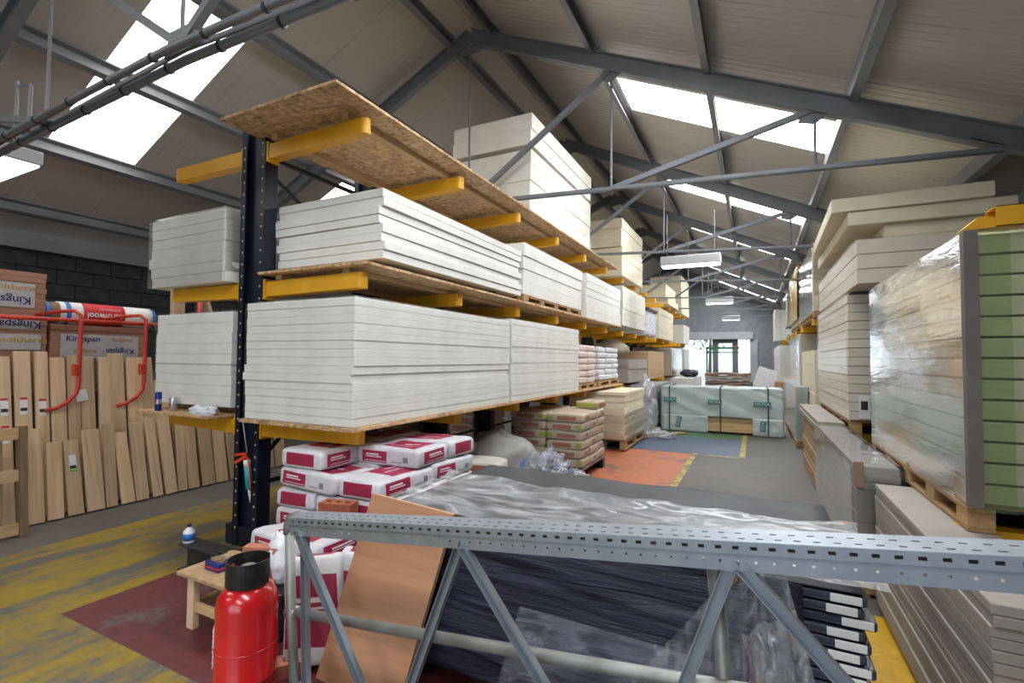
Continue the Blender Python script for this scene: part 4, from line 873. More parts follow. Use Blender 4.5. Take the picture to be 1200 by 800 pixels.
part('green_film', KM(MB().grid(lambda u, v: (1.05 + 1.10 * u, 3.385 - 0.006 * nz(u * 8, v * 20, 2), 0.80 + 1.47 * v), 30, 40).grid(lambda u, v: (1.05 + 0.13 * u, 3.368, 0.80 + 1.47 * v), 2, 10)), 'film_green', gpk, True, fix=False)
part('corner_board', KM(MB().prism([(0.99, 3.35), (1.05, 3.35), (1.05, 3.36), (1.0, 3.36), (1.0, 3.40), (0.99, 3.40)], 'z', 0.82, 2.26)), 'corner_grey', gpk)
yb = thing('yellow_arm_bracket', 'yellow steel arm bracket resting above the green-wrapped pack', 'bracket', (1.2 * KR, 3.5 * KR, kz(2.27)))
part('tongue', KM(MB().prism([(0.99, 2.272), (1.06, 2.335), (1.13, 2.325), (1.13, 2.272)], 'y', 3.36, 3.46)), 'paint_yellow', yb)
part('box', KM(MB().box(1.12, 1.9, 3.34, 3.345, 2.272, 2.38).box(1.12, 1.9, 3.47, 3.475, 2.272, 2.38).box(1.12, 1.9, 3.34, 3.475, 2.375, 2.38).box(1.12, 1.9, 3.34, 3.475, 2.272, 2.277)), 'paint_yellow', yb)
p2 = kpack('insulation_pack', 'tall cream board pack wrapped in clear film beyond green-wrapped pack', 'board pack', 1.0, 2.15, 7.05, 10.1, 0.87, 2.38, 14, 'foam_beige', 'film_clear', 0.008, 'insulation board packs', gap=0.006)
lb = inst('paper_label', MB().cbox(-0.05, 0.05, -0.001, 0.001, -0.12, 0.12, 0.0005).mesh('paper_label', 'paper_white'), p2, (-0.37, -(10.1 - 7.05) * KR / 2 - 0.025, 0.14), label='white printed label')
inst('label_print', MB().cbox(-0.03, 0.03, -0.001, 0.001, -0.03, 0.06, 0.0005).mesh('label_print', 'ink_black'), lb, (0, -0.002, 0))
kpallet(1.02, 2.12, 7.08, 10.05, 0.68, 0.868, 'pallet under the tall cream pack beyond green-wrapped one')
solo('timber_packer', KM(MB().cbox(1.05, 2.1, 7.2, 7.3, 2.383, 2.415, 0.003)), 'dark_timber', 'near dark packer between the two cream packs by the wall', 'packer', (1.3, 6.3, kz(2.383))); solo('timber_packer', KM(MB().cbox(1.05, 2.1, 9.3, 9.4, 2.383, 2.415, 0.003)), 'dark_timber', 'far dark packer between the two cream packs by the wall', 'packer', (1.3, 8.13, kz(2.383)))
kpack('insulation_pack', 'pack of three thick cream boards on the tall cream pack', 'board pack', 1.0, 2.15, 6.40, 9.9, 2.417, 2.90, 3, 'foam_beige', 'film_clear', 0.006, 'insulation board packs', gap=0.006)
for (x0, x1, y0, y1, z0, z1, a, lab) in ((1.27, 2.2, 6.5, 9.0, 2.905, 3.06, 0.0, 'lowest thick cream slab on the wall-side pile, set back'), (0.93, 2.32, 6.42, 9.3, 3.065, 3.215, 0.0, 'overhanging thick cream slab, underside showing'), (0.80, 2.16, 6.38, 8.8, 3.22, 3.37, -0.02, 'topmost thick cream slab under the roof')):
    x0, x1, y0, y1, z0, z1 = x0 * KR, x1 * KR, y0 * KR, y1 * KR, kz(z0), kz(z1)
    o = inst('insulation_slab', MB().cbox(-(x1 - x0) / 2, (x1 - x0) / 2, -(y1 - y0) / 2, (y1 - y0) / 2, 0, z1 - z0, 0.005).mesh('insulation_slab', 'foam_cream'), None, ((x0 + x1) / 2, (y0 + y1) / 2, z0), (0, 0, a)); tag(o, lab, 'slab', 'thick cream slabs')
kpallet(1.0, 2.1, 10.8, 13.9, 2.40, 2.52, 'high pallet under the clear-wrapped brown-edged pack')
kpack('insulation_pack', 'clear-wrapped brown-edged pack on the high pallet under the roof', 'board pack', 1.0, 2.1, 10.8, 13.9, 2.522, 3.80, 9, 'foam_cream', 'film_mirror', 0.008, 'insulation board packs', x1w=1.32)
gd = kpack('insulation_pack', 'gold-film-wrapped pack on a high pallet along the wall', 'board pack', 1.0, 2.1, 14.1, 17.0, 2.52, 3.95, 8, 'foam_cream', None, 0.004, 'insulation board packs', x1w=1.18)
part('gold_wrap', film_shell(-0.165, 0.165, -1.28, 1.28, 0.09, 1.25, 0.03, 55), 'gold_film', gd, True, False, fix=False)
kpallet(1.0, 2.1, 14.1, 17.0, 2.40, 2.518, 'high pallet under the gold-wrapped pack')
kpack('insulation_pack', 'mirror-bright wrapped pack below the gold-wrapped one', 'board pack', 0.98, 2.1, 13.9, 18.0, 0.83, 2.22, 9, 'foam_side', 'film_mirror', 0.005, 'insulation board packs')
kpallet(1.0, 2.1, 13.9, 18.0, 0.67, 0.828, 'pallet under the mirror-bright wrapped pack')
kpack('mdf_pack', 'cream sheet pack on the low arms past the tall cream pack', 'board pack', 1.0, 2.1, 10.8, 13.6, 0.68, 1.78, 4, 'foam_cream', None, 0.008, 'sheet packs')
kpack('insulation_pack', 'far shiny white pack high by the wall before the gable', 'board pack', 0.98, 2.1, 19.0, 22.4, 2.42, 3.85, 8, 'foam_white', 'film_mirror', 0.01, 'insulation board packs', x1w=1.28)
kpack('insulation_pack', 'farthest high white pack with a dark red mark', 'board pack', 0.75, 1.9, 23.2, 25.6, 2.42, 3.7, 8, 'foam_white', 'film_clear', 0.01, 'insulation board packs', x1w=1.3)
kpack('insulation_pack', 'far low white pack by the wall beside the gable', 'board pack', 0.75, 1.9, 19.2, 24.5, 0.68, 2.1, 7, 'foam_white', 'film_clear', 0.01, 'insulation board packs')
gb = thing('green_lidded_box', 'white box with green rim stacked at far wall side', 'box', (1.22, 16.2, kz(2.42)))
part('body', KM(MB().cbox(0.95, 1.9, 18.2, 18.95, 2.42, 2.62, 0.01)), 'paper_white', gb); part('rim', KM(MB().cbox(0.94, 1.91, 18.19, 18.96, 2.62, 2.70, 0.01)), 'green_paint', gb)
# floor stock on that side
pack('sheet_pack', 'grey-green wrapped pack on timber on the floor past the brown stack', 'board pack', 0.66, 0.85, 10.3, 14.6, 0.14, 1.10, 5, 'grey_green_wrap', 'film_shiny', 0.004, 'sheet packs')
pallet(0.64, 0.85, 10.2, 14.6, 0.0, 0.138, 'pale pallet under grey-green wrapped floor pack')
pack('chipboard_pack', 'brown chipboard stack on the floor under the cream packs', 'board pack', 0.64, 0.85, 6.45, 8.6, 0.0, 0.80, 12, 'chipboard', None, 0.012, 'sheet packs')
for i in range(2):
    o = inst('grey_sheet', board_mesh(0.25, 2.5, 0.05, 'plasterboard'), None, (0.725 + 0.01 * i, 7.6 - 0.03 * i, 0.803 + i * 0.052)); tag(o, ['lower', 'upper'][i] + ' grey sheet laid over the brown chipboard stack', 'sheet', 'grey sheets on chipboard')
pallet(0.6, 0.84, 4.02, 6.2, 0.0, 0.12, 'pallet under film-wrapped grey sheets')
wp = pack('sheet_pack', 'film-wrapped grey sheet pack with a brown corner post', 'board pack', 0.6, 0.84, 4.0, 6.25, 0.122, 0.87, 14, 'sheet_grey', 'film_shiny', 0.004, 'sheet packs', amp=0.02)
part('corner_post', MB().cbox(0.585, 0.64, 3.965, 3.985, 0.73, 0.90, 0.003), 'cardboard_corner', wp)
rb = board_mesh(0.30, 1.72, 0.0360, 'plasterboard', 0.003); rnd = random.Random(9)
for i in range(20):
    o = inst('plasterboard_sheet', rb, None, (0.83 + rnd.uniform(-0.005, 0.005), 3.0 + rnd.uniform(-0.006, 0.006), 0.04 + i * 0.0375)); tag(o, 'grey plasterboard sheet, %s from the floor in the stack behind the railing' % nth(i), 'sheet', 'stacked plasterboard sheets')
solo('floor_bearer', MB().cbox(0.72, 0.96, 2.3, 2.4, 0, 0.04, 0.004), 'dark_timber', 'nearer bearer under the plasterboard stack', 'bearer', (0.84, 2.35, 0)); solo('floor_bearer', MB().cbox(0.72, 0.96, 3.6, 3.7, 0, 0.04, 0.004), 'dark_timber', 'farther bearer under the plasterboard stack', 'bearer', (0.84, 3.65, 0))
tl = thing('leaning_board', 'white board propped on edge by the far wall', 'board', (0.3, 19, 0)); 
mb = MB().beam((0.15, 18.9, 0.0), (0.55, 18.9, 1.25), 0.9, 0.04, (0, 1, 0)); part('sheet', mb, 'paper_white', tl)
solo('carton_stack', MB().cbox(0.50, 0.9, 16.2, 16.8, 0, 0.5, 0.01).cbox(0.52, 0.88, 16.22, 16.78, 0.5, 0.95, 0.01), 'chipboard', 'brown carton by the wall beyond the timber pack', 'carton', (0.7, 16.5, 0))

# ------------------------------------------------------------------ timber side: leaning boards, red frame, foam packs
rnd = random.Random(21)
def leaner(y, w, ztop, xf, xt, th, lab, mat='pine_z', group='leaning timber boards', skew=0.0, sticker=None):
    """board standing on the floor at x=xf, leaning towards the wall so its top is at x=xt"""
    ln = math.hypot(ztop, xf - xt); a = math.atan2(xf - xt, ztop)
    key = ('lean', round(w, 2), round(ln, 2), mat)
    if key not in BM: BM[key] = MB().cbox(-th / 2, th / 2, -w / 2, w / 2, 0, ln, 0.003).mesh('timber_board', mat)
    o = inst('timber_board', BM[key], None, (xf, y, 0.012), (skew, -a, 0)); tag(o, lab, 'timber', group)
    if sticker:
        for (zz, kind) in sticker:
            s = inst('sticker', MB().cbox(0, 0.002, -0.028, 0.028, -0.085, 0.085, 0.0008).mesh('sticker', 'paper_white'), o, (th / 2 + 0.0005, 0, zz))
            inst('sticker_band', MB().cbox(0, 0.0015, -0.0275, 0.0275, 0, 0.024, 0.0005).mesh('sticker_band', 'ink_green' if kind == 'g' else 'ink_red'), o, (th / 2 + 0.002, 0, zz + (0.058 if kind == 'r' else -0.082)))
            inst('sticker_print', MB().cbox(0, 0.0015, -0.025, 0.025, -0.012, 0.02, 0.0005).mesh('sticker_print', 'ink_black'), o, (th / 2 + 0.002, 0, zz - 0.04))
    return o
y = 1.55; i = 0
tops = []
while y < 3.25:
    w = rnd.choice([0.10, 0.12, 0.145]); zt = 1.56 + rnd.uniform(-0.03, 0.03)
    st = None
    if i in (1, 2, 3, 4, 5): st = [(1.05 + rnd.uniform(-0.06, 0.06), 'r')] + ([(0.82, 'r')] if i == 3 else [])
    leaner(y + w / 2, w, zt, -6.16, -6.42, 0.035, 'tall pine board leaning by the wall, %s along from the pallet frame' % nth(i), skew=rnd.uniform(-0.035, 0.01), sticker=st)
    y += w + rnd.uniform(0.004, 0.03); i += 1
y = 2.05; j = 0
while y < 4.35:
    w = rnd.choice([0.095, 0.12, 0.145]); zt = 0.80 + rnd.uniform(-0.1, 0.06) if rnd.random() < 0.7 else 1.35 + rnd.uniform(-0.3, 0.15)
    if y > 3.1: zt = 0.86 - 0.10 * (y - 3.1) + rnd.uniform(-0.03, 0.03)
    leaner(y + w / 2, w, zt, -5.95, -6.20 + 0.12 * (1.4 - zt if zt > 1 else 0.3), 0.03, 'shorter pine board in front row leaning, %s along from the pallet frame' % nth(j), skew=rnd.uniform(-0.06, 0.02), sticker=[(0.5, 'g')] if j == 2 else None, group='short leaning pine boards')
    y += w + rnd.uniform(0.006, 0.05); j += 1
for k in range(9):
    leaner(3.3 + k * 0.19, 0.145, 1.25 + rnd.uniform(-0.1, 0.1), -6.10, -6.36, 0.035, 'shaded pine board behind front row, %s beyond the tall ones' % nth(k), skew=rnd.uniform(-0.04, 0.02), group='shaded leaning pine boards')
# dark pallet-frame standing in front at the edge
pf = thing('pallet_frame', 'dark old pallet stood on edge against the timber at frame edge', 'pallet', (-5.72, 1.75, 0))
for yy in (1.93, 1.40): part('upright', MB().beam((-5.70, yy, 0.0), (-5.80, yy, 0.94), 0.10, 0.05, (0, 1, 0)), 'old_wood', pf)
for zz, mt in ((0.07, 'pine_y'), (0.52, 'timber_edge'), (0.88, 'pine_y')): part('cross_board', MB().box(-5.715 - zz * 0.106, -5.685 - zz * 0.106, 1.30, 1.97, zz - 0.05, zz + 0.05), mt, pf)
for yy in (1.80, 1.62): part('slat', MB().beam((-5.75, yy, 0.02), (-5.85, yy, 0.93), 0.09, 0.02, (0, 1, 0)), 'old_wood', pf)
# red tubular frame
rf = thing('tubular_frame', 'red tubular steel frame over the leaning timber', 'frame', (-6.35, 2.5, 0))
part('rail', MB().tube([(-6.5, 1.2, 1.93), (-6.5, 3.9, 1.95)], 0.022, 10), 'red_tube', rf, True)
for yy in (2.45, 3.05):
    part('hoop', MB().tube([(-6.7, yy - 0.16, 1.98), (-6.45, yy - 0.06, 2.02), (-6.30, yy + 0.02, 2.03), (-6.24, yy + 0.05, 1.98), (-6.24, yy + 0.05, 1.85), (-6.24, yy + 0.05, 1.30), (-6.23, yy + 0.03, 1.18), (-6.23, yy - 0.03, 1.10), (-6.24, yy - 0.12, 1.04), (-6.26, yy - 0.2, 1.02)], 0.019, 10), 'red_tube', rf, True)
    part('clamp', MB().cbox(-6.27, -6.21, yy - 0.005, yy + 0.04, 1.36, 1.48, 0.006), 'red_tube', rf)
for yy in (1.3, 3.85): part('post', MB().tube([(-6.5, yy, 0), (-6.5, yy, 2.6)], 0.03, 10), 'red_tube', rf, True)
# storage deck behind carrying pink foam packs
dk = thing('storage_deck', 'dark timber deck behind the leaning boards', 'deck', (-7.2, 2.5, 0))
part('deck', MB().cbox(-8.0, -6.62, 0.9, 4.2, 1.10, 1.16, 0.006), 'dark_timber', dk)
for xx in (-7.9, -6.72):
    for yy in (1.0, 4.1): part('leg', MB().box(xx - 0.05, xx + 0.05, yy - 0.05, yy + 0.05, 0, 1.10), 'dark_timber', dk)
def king(lab, y0, y1, z0, z1, n, labels):
    t = pack('foam_pack', lab, 'board pack', -7.9, -6.68, y0, y1, z0, z1, n, 'foam_pink', None, 0.005, 'pink foam packs')
    for (ya, yb2, za, zb, lines) in labels:
        o = inst('label_sheet', MB().cbox(0, 0.004, -(yb2 - ya) / 2, (yb2 - ya) / 2, -(zb - za) / 2, (zb - za) / 2, 0.001).mesh('label_sheet', 'label_paper_shaded'), t, (-6.672 + 7.29, (ya + yb2) / 2 - (y0 + y1) / 2, (za + zb) / 2 - z0))
        for (txt, sz, mt, dy, dz, flip, wdt) in lines:
            text_part('lettering', txt, sz, mt, o, (0.006, dy, dz), (math.radians(90), math.radians(180) if flip else 0, math.radians(90)), wdt)
    return t
king('pink foam pack on the deck at the frame edge, lower of two', 1.25, 2.39, 1.163, 1.93, 12, [(1.35, 2.33, 1.83, 1.93, [('Kingspan', 0.11, 'ink_navy', 0.31, 0.0, True, 0.36)]), (1.35, 2.34, 1.62, 1.78, [('Kooltherm', 0.08, 'ink_gold', 0.33, 0.02, False, 0.42)])])
king('pink foam pack on the deck at the frame edge, upper of two', 1.25, 2.37, 1.935, 2.42, 9, [(1.3, 2.28, 2.05, 2.30, [('Kingspan', 0.11, 'ink_navy', 0.27, -0.05, True, 0.37), ('Kooltherm', 0.075, 'ink_gold', 0.30, 0.075, False, 0.42)])])
king('pink foam pack under the insulation roll', 2.42, 3.32, 1.163, 1.90, 12, [(2.50, 3.24, 1.50, 1.80, [('Kingspan', 0.085, 'ink_navy', -0.17, 0.10, False, 0.30), ('Kooltherm', 0.06, 'ink_gold', 0.2, 0.10, False, 0.2), ('Kingspan', 0.085, 'ink_navy', 0.18, -0.03, True, 0.27), ('Kooltherm', 0.06, 'ink_gold', -0.15, -0.03, False, 0.2), ('Kingspan', 0.085, 'ink_navy', -0.2, -0.13, False, 0.3)])])
rl = thing('insulation_roll', 'red and white insulation roll lying on the pink foam pack', 'roll', (-6.85, 2.93, 1.905))
RCx, RCz, RR = -6.85, 2.035, 0.125
def ring(y0, y1, mat, r=RR, nm='band'):
    n = 8; part(nm, MB().tube([(RCx, y0 + (y1 - y0) * k / n, RCz) for k in range(n + 1)], [r * (1 + 0.012 * nz(k * 0.9 + y0 * 5, 1)) for k in range(n + 1)], 24), mat, rl, True)
ring(2.40, 2.44, 'ink_blue', 0.115); ring(2.44, 2.52, 'cardboard_corner', 0.115); ring(2.52, 2.57, 'paper_white'); ring(2.57, 2.61, 'ink_blue', RR + 0.002); ring(2.61, 2.72, 'paper_white'); ring(2.72, 3.12, 'ink_red', RR + 0.002); ring(3.12, 3.42, 'paper_white'); ring(3.42, 3.46, 'ink_blue', 0.118)
text_part('lettering', 'earthwool', 0.10, 'ink_white', rl, (RR + 0.006, -0.01, 0.115), (math.radians(90), math.radians(180), math.radians(90)), 0.34)
text_part('lettering', 'insulation', 0.05, 'ink_white', rl, (RR - 0.012, 0.04, 0.185), (math.radians(72), math.radians(180), math.radians(90)), 0.2)
pn = inst('paper_note', MB().cbox(0, 0.002, -0.05, 0.05, -0.06, 0.06, 0.0008).mesh('paper_note', 'paper_white'), None, (-6.318, 2.56, 1.15), (0.15, -0.165, 0)); tag(pn, 'small white paper note stuck on the tall pine boards', 'paper')
# posts seen between the packs
for yy, xx in ((3.60, -6.55), (3.72, -6.62)):
    solo('timber_post', MB().beam((xx, yy, 0), (xx - 0.12, yy + 0.02, 2.95), 0.09, 0.05, (0, 1, 0)), 'pine_z', ['nearer', 'farther'][int(yy > 3.65)] + ' upright timber standing behind the shiny upper pack', 'timber', (xx, yy, 0), 'upright timbers')
solo('timber_post', MB().beam((-6.1, 4.4, 0), (-6.6, 3.9, 2.6), 0.08, 0.045, (0, 1, 0)), 'pine_z', 'slanting timber behind the yellow timber-side arm', 'timber', (-6.1, 4.4, 0))

# ------------------------------------------------------------------ small things by the column
can = thing('drinks_can', 'blue and silver drinks can on the OSB sheet', 'can', (-4.79, 2.50, 1.081))
part('body', MB().lathe([(0.024, 0), (0.027, 0.006), (0.027, 0.148), (0.022, 0.162), (0.022, 0.165)], 20, (-4.79, 2.50, 1.081)), 'can_blue', can, True)
part('silver_panel', MB().tube([(-4.79, 2.50, 1.081 + 0.06), (-4.79, 2.50, 1.081 + 0.10)], 0.0274, 20, False), 'can_silver', can, True)
part('emblem', MB().cbox(-4.80, -4.775, 2.469, 2.473, 1.155, 1.175, 0.001), 'ink_red', can)
can = thing('drinks_can', 'silver drinks can beside the blue one', 'can', (-4.67, 2.56, 1.081))
part('body', MB().lathe([(0.028, 0), (0.032, 0.006), (0.032, 0.105), (0.026, 0.118), (0.026, 0.121)], 20, (-4.67, 2.56, 1.081)), 'can_silver', can, True)
part('mark', MB().cbox(-4.675, -4.655, 2.5255, 2.5275, 1.12, 1.15, 0.0008), 'ink_red', can)
solo('plastic_bag', blob((-4.17, 2.52, 1.10), (0.17, 0.055, 0.055), 41, 0.5, 36, 20, 3.5), 'plastic_white', 'crumpled white plastic bag on the OSB sheet edge', 'bag', (-4.17, 2.52, 1.081), smooth=True)
cg = thing('caulking_gun', 'orange caulking gun hanging on the navy column', 'tool', (-3.71, 2.60, 0.4))
part('cartridge', MB().tube([(-3.675, 2.612, 0.50), (-3.715, 2.612, 0.73)], 0.026, 14), 'caulk_teal', cg, True)
part('label_band', MB().tube([(-3.705, 2.612, 0.675), (-3.715, 2.612, 0.73)], 0.0264, 14), 'paper_white', cg, True)
part('frame', MB().tube([(-3.70, 2.605, 0.75), (-3.742, 2.605, 0.74), (-3.70, 2.605, 0.50), (-3.645, 2.605, 0.50), (-3.69, 2.605, 0.75)], 0.006, 6), 'orange_red', cg, True)
part('handle', MB().beam((-3.715, 2.612, 0.74), (-3.715, 2.612, 0.80), 0.03, 0.03).beam((-3.72, 2.612, 0.76), (-3.86, 2.612, 0.69), 0.016, 0.025).beam((-3.72, 2.612, 0.78), (-3.86, 2.612, 0.755), 0.014, 0.02), 'orange_red', cg)
part('rod', MB().tube([(-3.71, 2.612, 0.78), (-3.775, 2.612, 1.03)], 0.006, 8), 'galvanised', cg, True)
part('nozzle', MB().tube([(-3.675, 2.612, 0.50), (-3.66, 2.612, 0.395)], [0.013, 0.004], 10), 'paper_white', cg, True)
ib = thing('steel_beam_offcut', 'dark steel I-beam offcut lying on the red floor paint', 'steel beam', (-3.4, 2.2, 0))
part('web', MB().box(-3.80, -2.95, 2.215, 2.228, 0.012, 0.18), 'steel_black', ib)
for z in (0, 0.18): part('flange', MB().cbox(-3.81, -2.95, 2.15, 2.29, z, z + 0.012, 0.002), 'steel_black', ib)
bt = thing('water_bottle', 'small clear-blue bottle standing on the steel beam offcut', 'bottle', (-3.76, 2.20, 0.193))
part('body', MB().lathe([(0.034, 0), (0.038, 0.01), (0.038, 0.085), (0.018, 0.105), (0.012, 0.115)], 18, (-3.76, 2.20, 0.193)), 'plastic_white', bt, True)
part('label', MB().lathe([(0.0385, 0.02), (0.0385, 0.07)], 18, (-3.76, 2.20, 0.193)), 'ink_blue', bt, True); part('cap', MB().lathe([(0.015, 0.115), (0.015, 0.135)], 14, (-3.76, 2.20, 0.193)), 'ink_navy', bt)
sq = thing('yellow_tool', 'small yellow and black hand tool on the steel beam', 'tool', (-3.35, 2.22, 0.193)); part('grip', MB().cbox(-3.30, -3.20, 2.19, 2.23, 0.193, 0.215, 0.006), 'paint_yellow', sq); part('blade', MB().cbox(-3.44, -3.30, 2.18, 2.24, 0.193, 0.202, 0.002), 'steel_black', sq)
# low trestle bench
bn = thing('low_bench', 'low pale timber bench beside the red gas cylinder', 'bench', (-2.7, 1.88, 0))
part('top', MB().cbox(-3.02, -2.42, 1.70, 2.06, 0.30, 0.322, 0.003), 'chipboard', bn)
for xx in (-2.93, -2.50):
    for yy in (1.75, 2.01): part('leg', MB().cbox(xx - 0.03, xx + 0.03, yy - 0.02, yy + 0.02, 0, 0.30, 0.003), 'pine_z', bn)
part('rail', MB().cbox(-2.90, -2.53, 1.74, 1.765, 0.10, 0.15, 0.002), 'pine_x', bn); part('rail', MB().cbox(-2.945, -2.915, 1.77, 1.99, 0.10, 0.15, 0.002), 'pine_y', bn)
tn = thing('screw_tin', 'small dark tin of screws on the low bench', 'tin', (-2.83, 1.83, 0.322)); part('body', MB().cbox(-2.90, -2.77, 1.79, 1.87, 0.322, 0.372, 0.004), 'can_blue', tn); part('screws', blob((-2.835, 1.83, 0.375), (0.055, 0.033, 0.018), 6, 0.4, 16, 10, 6), 'cardboard_corner', tn); part('band', MB().cbox(-2.901, -2.769, 1.789, 1.871, 0.335, 0.345, 0.001), 'ink_red', tn)
def brick(name, loc, rz_, lab, mat, group=None, holes=3):
    t = thing(name, lab, 'brick', loc, group, rot=(0, 0, rz_)); l, w, h = 0.215, 0.1025, 0.065
    mb = MB(); r = 0.017; xs = [-0.065, 0, 0.065]
    # block with three square-ish core holes: build from strips
    def bx(a, b, c, d): mb.box(a, b, c, d, 0, h)
    bx(-l / 2, l / 2, -w / 2, -r); bx(-l / 2, l / 2, r, w / 2)
    e = [-l / 2] + [v for x in xs for v in (x - r, x + r)] + [l / 2]
    for k in range(0, len(e), 2): bx(e[k], e[k + 1], -r, r)
    part('body', mb, mat, t, world=False)
    return t
brick('clay_brick', (-2.33, 2.26, 0.540), 0.28, 'lower of two red perforated bricks on the sacks', 'brick_clay', 'red bricks')
brick('clay_brick', (-2.33, 2.26, 0.606), 0.25, 'upper of two red perforated bricks on the sacks', 'brick_clay', 'red bricks')
brick('clay_brick', (-2.55, 1.87, 0.323), 0.25, 'pale pink perforated brick on the bench, lower one', 'brick_pale', 'pale bricks')
b2 = brick('clay_brick', (-2.53, 1.92, 0.44), 0.35, 'pale pink perforated brick stood on edge on the bench', 'brick_pale', 'pale bricks')
b2.rotation_euler = (math.radians(90), 0, 0.35)
brick('clay_brick', (-2.10, 1.72, 0.0), 0.9, 'pink brick lying on the red floor behind the railing post', 'brick_pale', 'pale bricks')
# gas cylinders
def cylinder(x, y, lab, letters=True, s=1.0):
    t = thing('gas_cylinder', lab, 'gas cylinder', (x, y, 0), 'red gas cylinders'); r = 0.126 * s
    prof = [(0.09, 0.0), (0.1, 0.0), (0.1, 0.035), (0.112, 0.05), (r - 0.004, 0.075), (r, 0.11), (r, 0.165), (r + 0.003, 0.17), (r, 0.175)]
    prof += [(r, 0.47)] + [(r * math.cos(a) ** 0.75, 0.47 + 0.10 * math.sin(a)) for a in [math.radians(d) for d in (20, 40, 55, 68, 78)]] + [(0.02, 0.575)]
    part('body', MB().lathe(prof, 40, (x, y, 0)), 'red_enamel', t, True)
    part('seam', MB().lathe([(r + 0.0005, 0.295), (r + 0.003, 0.298), (r + 0.0005, 0.301)], 40, (x, y, 0)), 'red_enamel', t, True)
    # shroud: thick black ring open at the back
    n = 30; vs = []; fs = []
    a0, a1 = math.radians(70), math.radians(390)
    for k in range(n + 1):
        a = a0 + (a1 - a0) * k / n
        for rr_, z in ((0.085, 0.590), (0.091, 0.590), (0.091, 0.665), (0.085, 0.665)): vs.append((x + rr_ * math.cos(a), y + rr_ * math.sin(a), z - (0.03 if z < 0.6 else 0)))
    for k in range(n):
        for q in range(4): fs.append((k * 4 + q, k * 4 + (q + 1) % 4, k * 4 + 4 + (q + 1) % 4, k * 4 + 4 + q))
    fs += [(0, 1, 2, 3), tuple(n * 4 + q for q in range(4))]
    part('shroud', MB().add(vs, fs), 'black_paint', t)
    part('shroud_patch', MB().cbox(x - 0.094, x - 0.080, y - 0.04, y - 0.01, 0.59, 0.63, 0.003), 'ink_red', t)
    part('valve', MB().lathe([(0.02, 0.57), (0.02, 0.61), (0.03, 0.61), (0.03, 0.635), (0.0, 0.64)], 16, (x, y, 0)), 'tube_galv', t, True)
    if letters:
        for i, ln in enumerate(('PROPANE', 'HIGHLY', 'FLAMMABLE', 'LIQUEFIED GAS', 'UN 1978', 'DO NOT', 'STORE BELOW', 'GROUND')):
            a = math.radians(232); zz = 0.38 - i * 0.022
            tx = text_part('lettering', ln, 0.016, 'ink_white', t, ((r + 0.002) * math.cos(a), (r + 0.002) * math.sin(a), zz), (math.radians(90), 0, a + math.radians(90)), 0.05)
    return t
cylinder(-2.045, 1.46, 'red gas cylinder with black shroud beside the railing')

# ------------------------------------------------------------------ black wrapped board pack with film over it
bp = thing('board_pack', 'black-wrapped board pack behind the galvanised railing', 'board pack', (-0.69, 2.55, 0))
bx0, bx1, by0, by1, bz0, bz1 = -1.72, 0.32, 2.0, 3.08, 0.10, 0.79
nb = 18; th = (bz1 - bz0) / nb; rnd = random.Random(33)
bme = MB().cbox(-(bx1 - bx0) / 2, (bx1 - bx0) / 2, -(by1 - by0) / 2, (by1 - by0) / 2, 0, th - 0.006, 0.005).mesh('board', 'black_film')
for i in range(nb):
    dx = rnd.uniform(-0.02, 0.03); b = inst('board', bme, bp, (dx, (by0 + by1) / 2 - 2.55 + rnd.uniform(-0.006, 0.006), bz0 + i * th))
    inst('end_label', MB().cbox(-0.045, 0.045, -0.004, 0.004, -0.0135, 0.0135, 0.002).mesh('end_label', 'paper_white'), b, ((bx1 - bx0) / 2 - 0.05 + rnd.uniform(-0.015, 0.003), -(by1 - by0) / 2 - 0.003, th / 2))
def bwrap(u, v):
    x = bx0 - 0.02 + (bx1 - 0.16 - bx0) * u; z = bz0 - 0.01 + (bz1 - bz0 + 0.015) * v
    return (x, by0 - 0.016 - 0.012 * nz(x * 1.2 + z * 0.5, (z + x * 0.10) * 16, 1) - 0.006 * nz(x * 2, (z + x * 0.1) * 45, 4), z)
o = part('black_wrap', MB().grid(bwrap, 50, 60), 'black_film', bp, True); sm = o.modifiers.new('thickness', 'SOLIDIFY'); sm.thickness = 0.002; sm.offset = -1
part('top_membrane', MB().grid(lambda u, v: (bx0 + (bx1 - bx0) * u, by0 - 0.01 + (by1 - by0 + 0.03) * v, bz1 + 0.012 + 0.012 * nz(u * 5, v * 4, 7)), 30, 18), 'dark_membrane', bp, True).modifiers.new('thickness', 'SOLIDIFY').thickness = 0.006
pallet(bx0, bx1, by0 + 0.02, by1, 0.0, 0.097, 'low pallet under the black-wrapped board pack', mat='old_wood')
def sheet(u, v):
    x = bx0 - 0.05 + (bx1 - bx0 + 0.12) * u; y = by0 - 0.005 + (0.30 + 0.38 * (1 - u) + 0.35 * u * u) * v
    z = bz1 + 0.025 + 0.035 * abs(nz(x * 1.1 + y, y * 7 - x * 1.2, 2)) + 0.022 * abs(nz(x * 1.8, y * 17 + x * 2.5, 5)) + 0.006 * nz(x * 9, y * 22, 8)
    z += 0.05 * math.exp(-((v - 0.97) / 0.06) ** 2) * (0.5 + nz(x * 4, 1, 1))
    return (x, y, z)
solo('plastic_film', MB().grid(sheet, 90, 46), 'film_sheet', 'crumpled clear plastic sheet lying on the black-wrapped pack', 'plastic film', (-0.69, 2.3, 0.8), smooth=True)
def hang(u, v):
    xa, xb = -0.07 + (-0.62 + 0.07) * v, 0.09 + (0.27 - 0.09) * v; x = xa + (xb - xa) * u; z = 0.825 - 0.72 * v
    return (x, 1.945 - 0.09 * v + 0.007 * math.sin(u * 34 + 2 * v + 3 * nz(u * 3, v * 2)) * (0.3 + 0.7 * v) - 0.01 * nz(u * 5, v * 5), z)
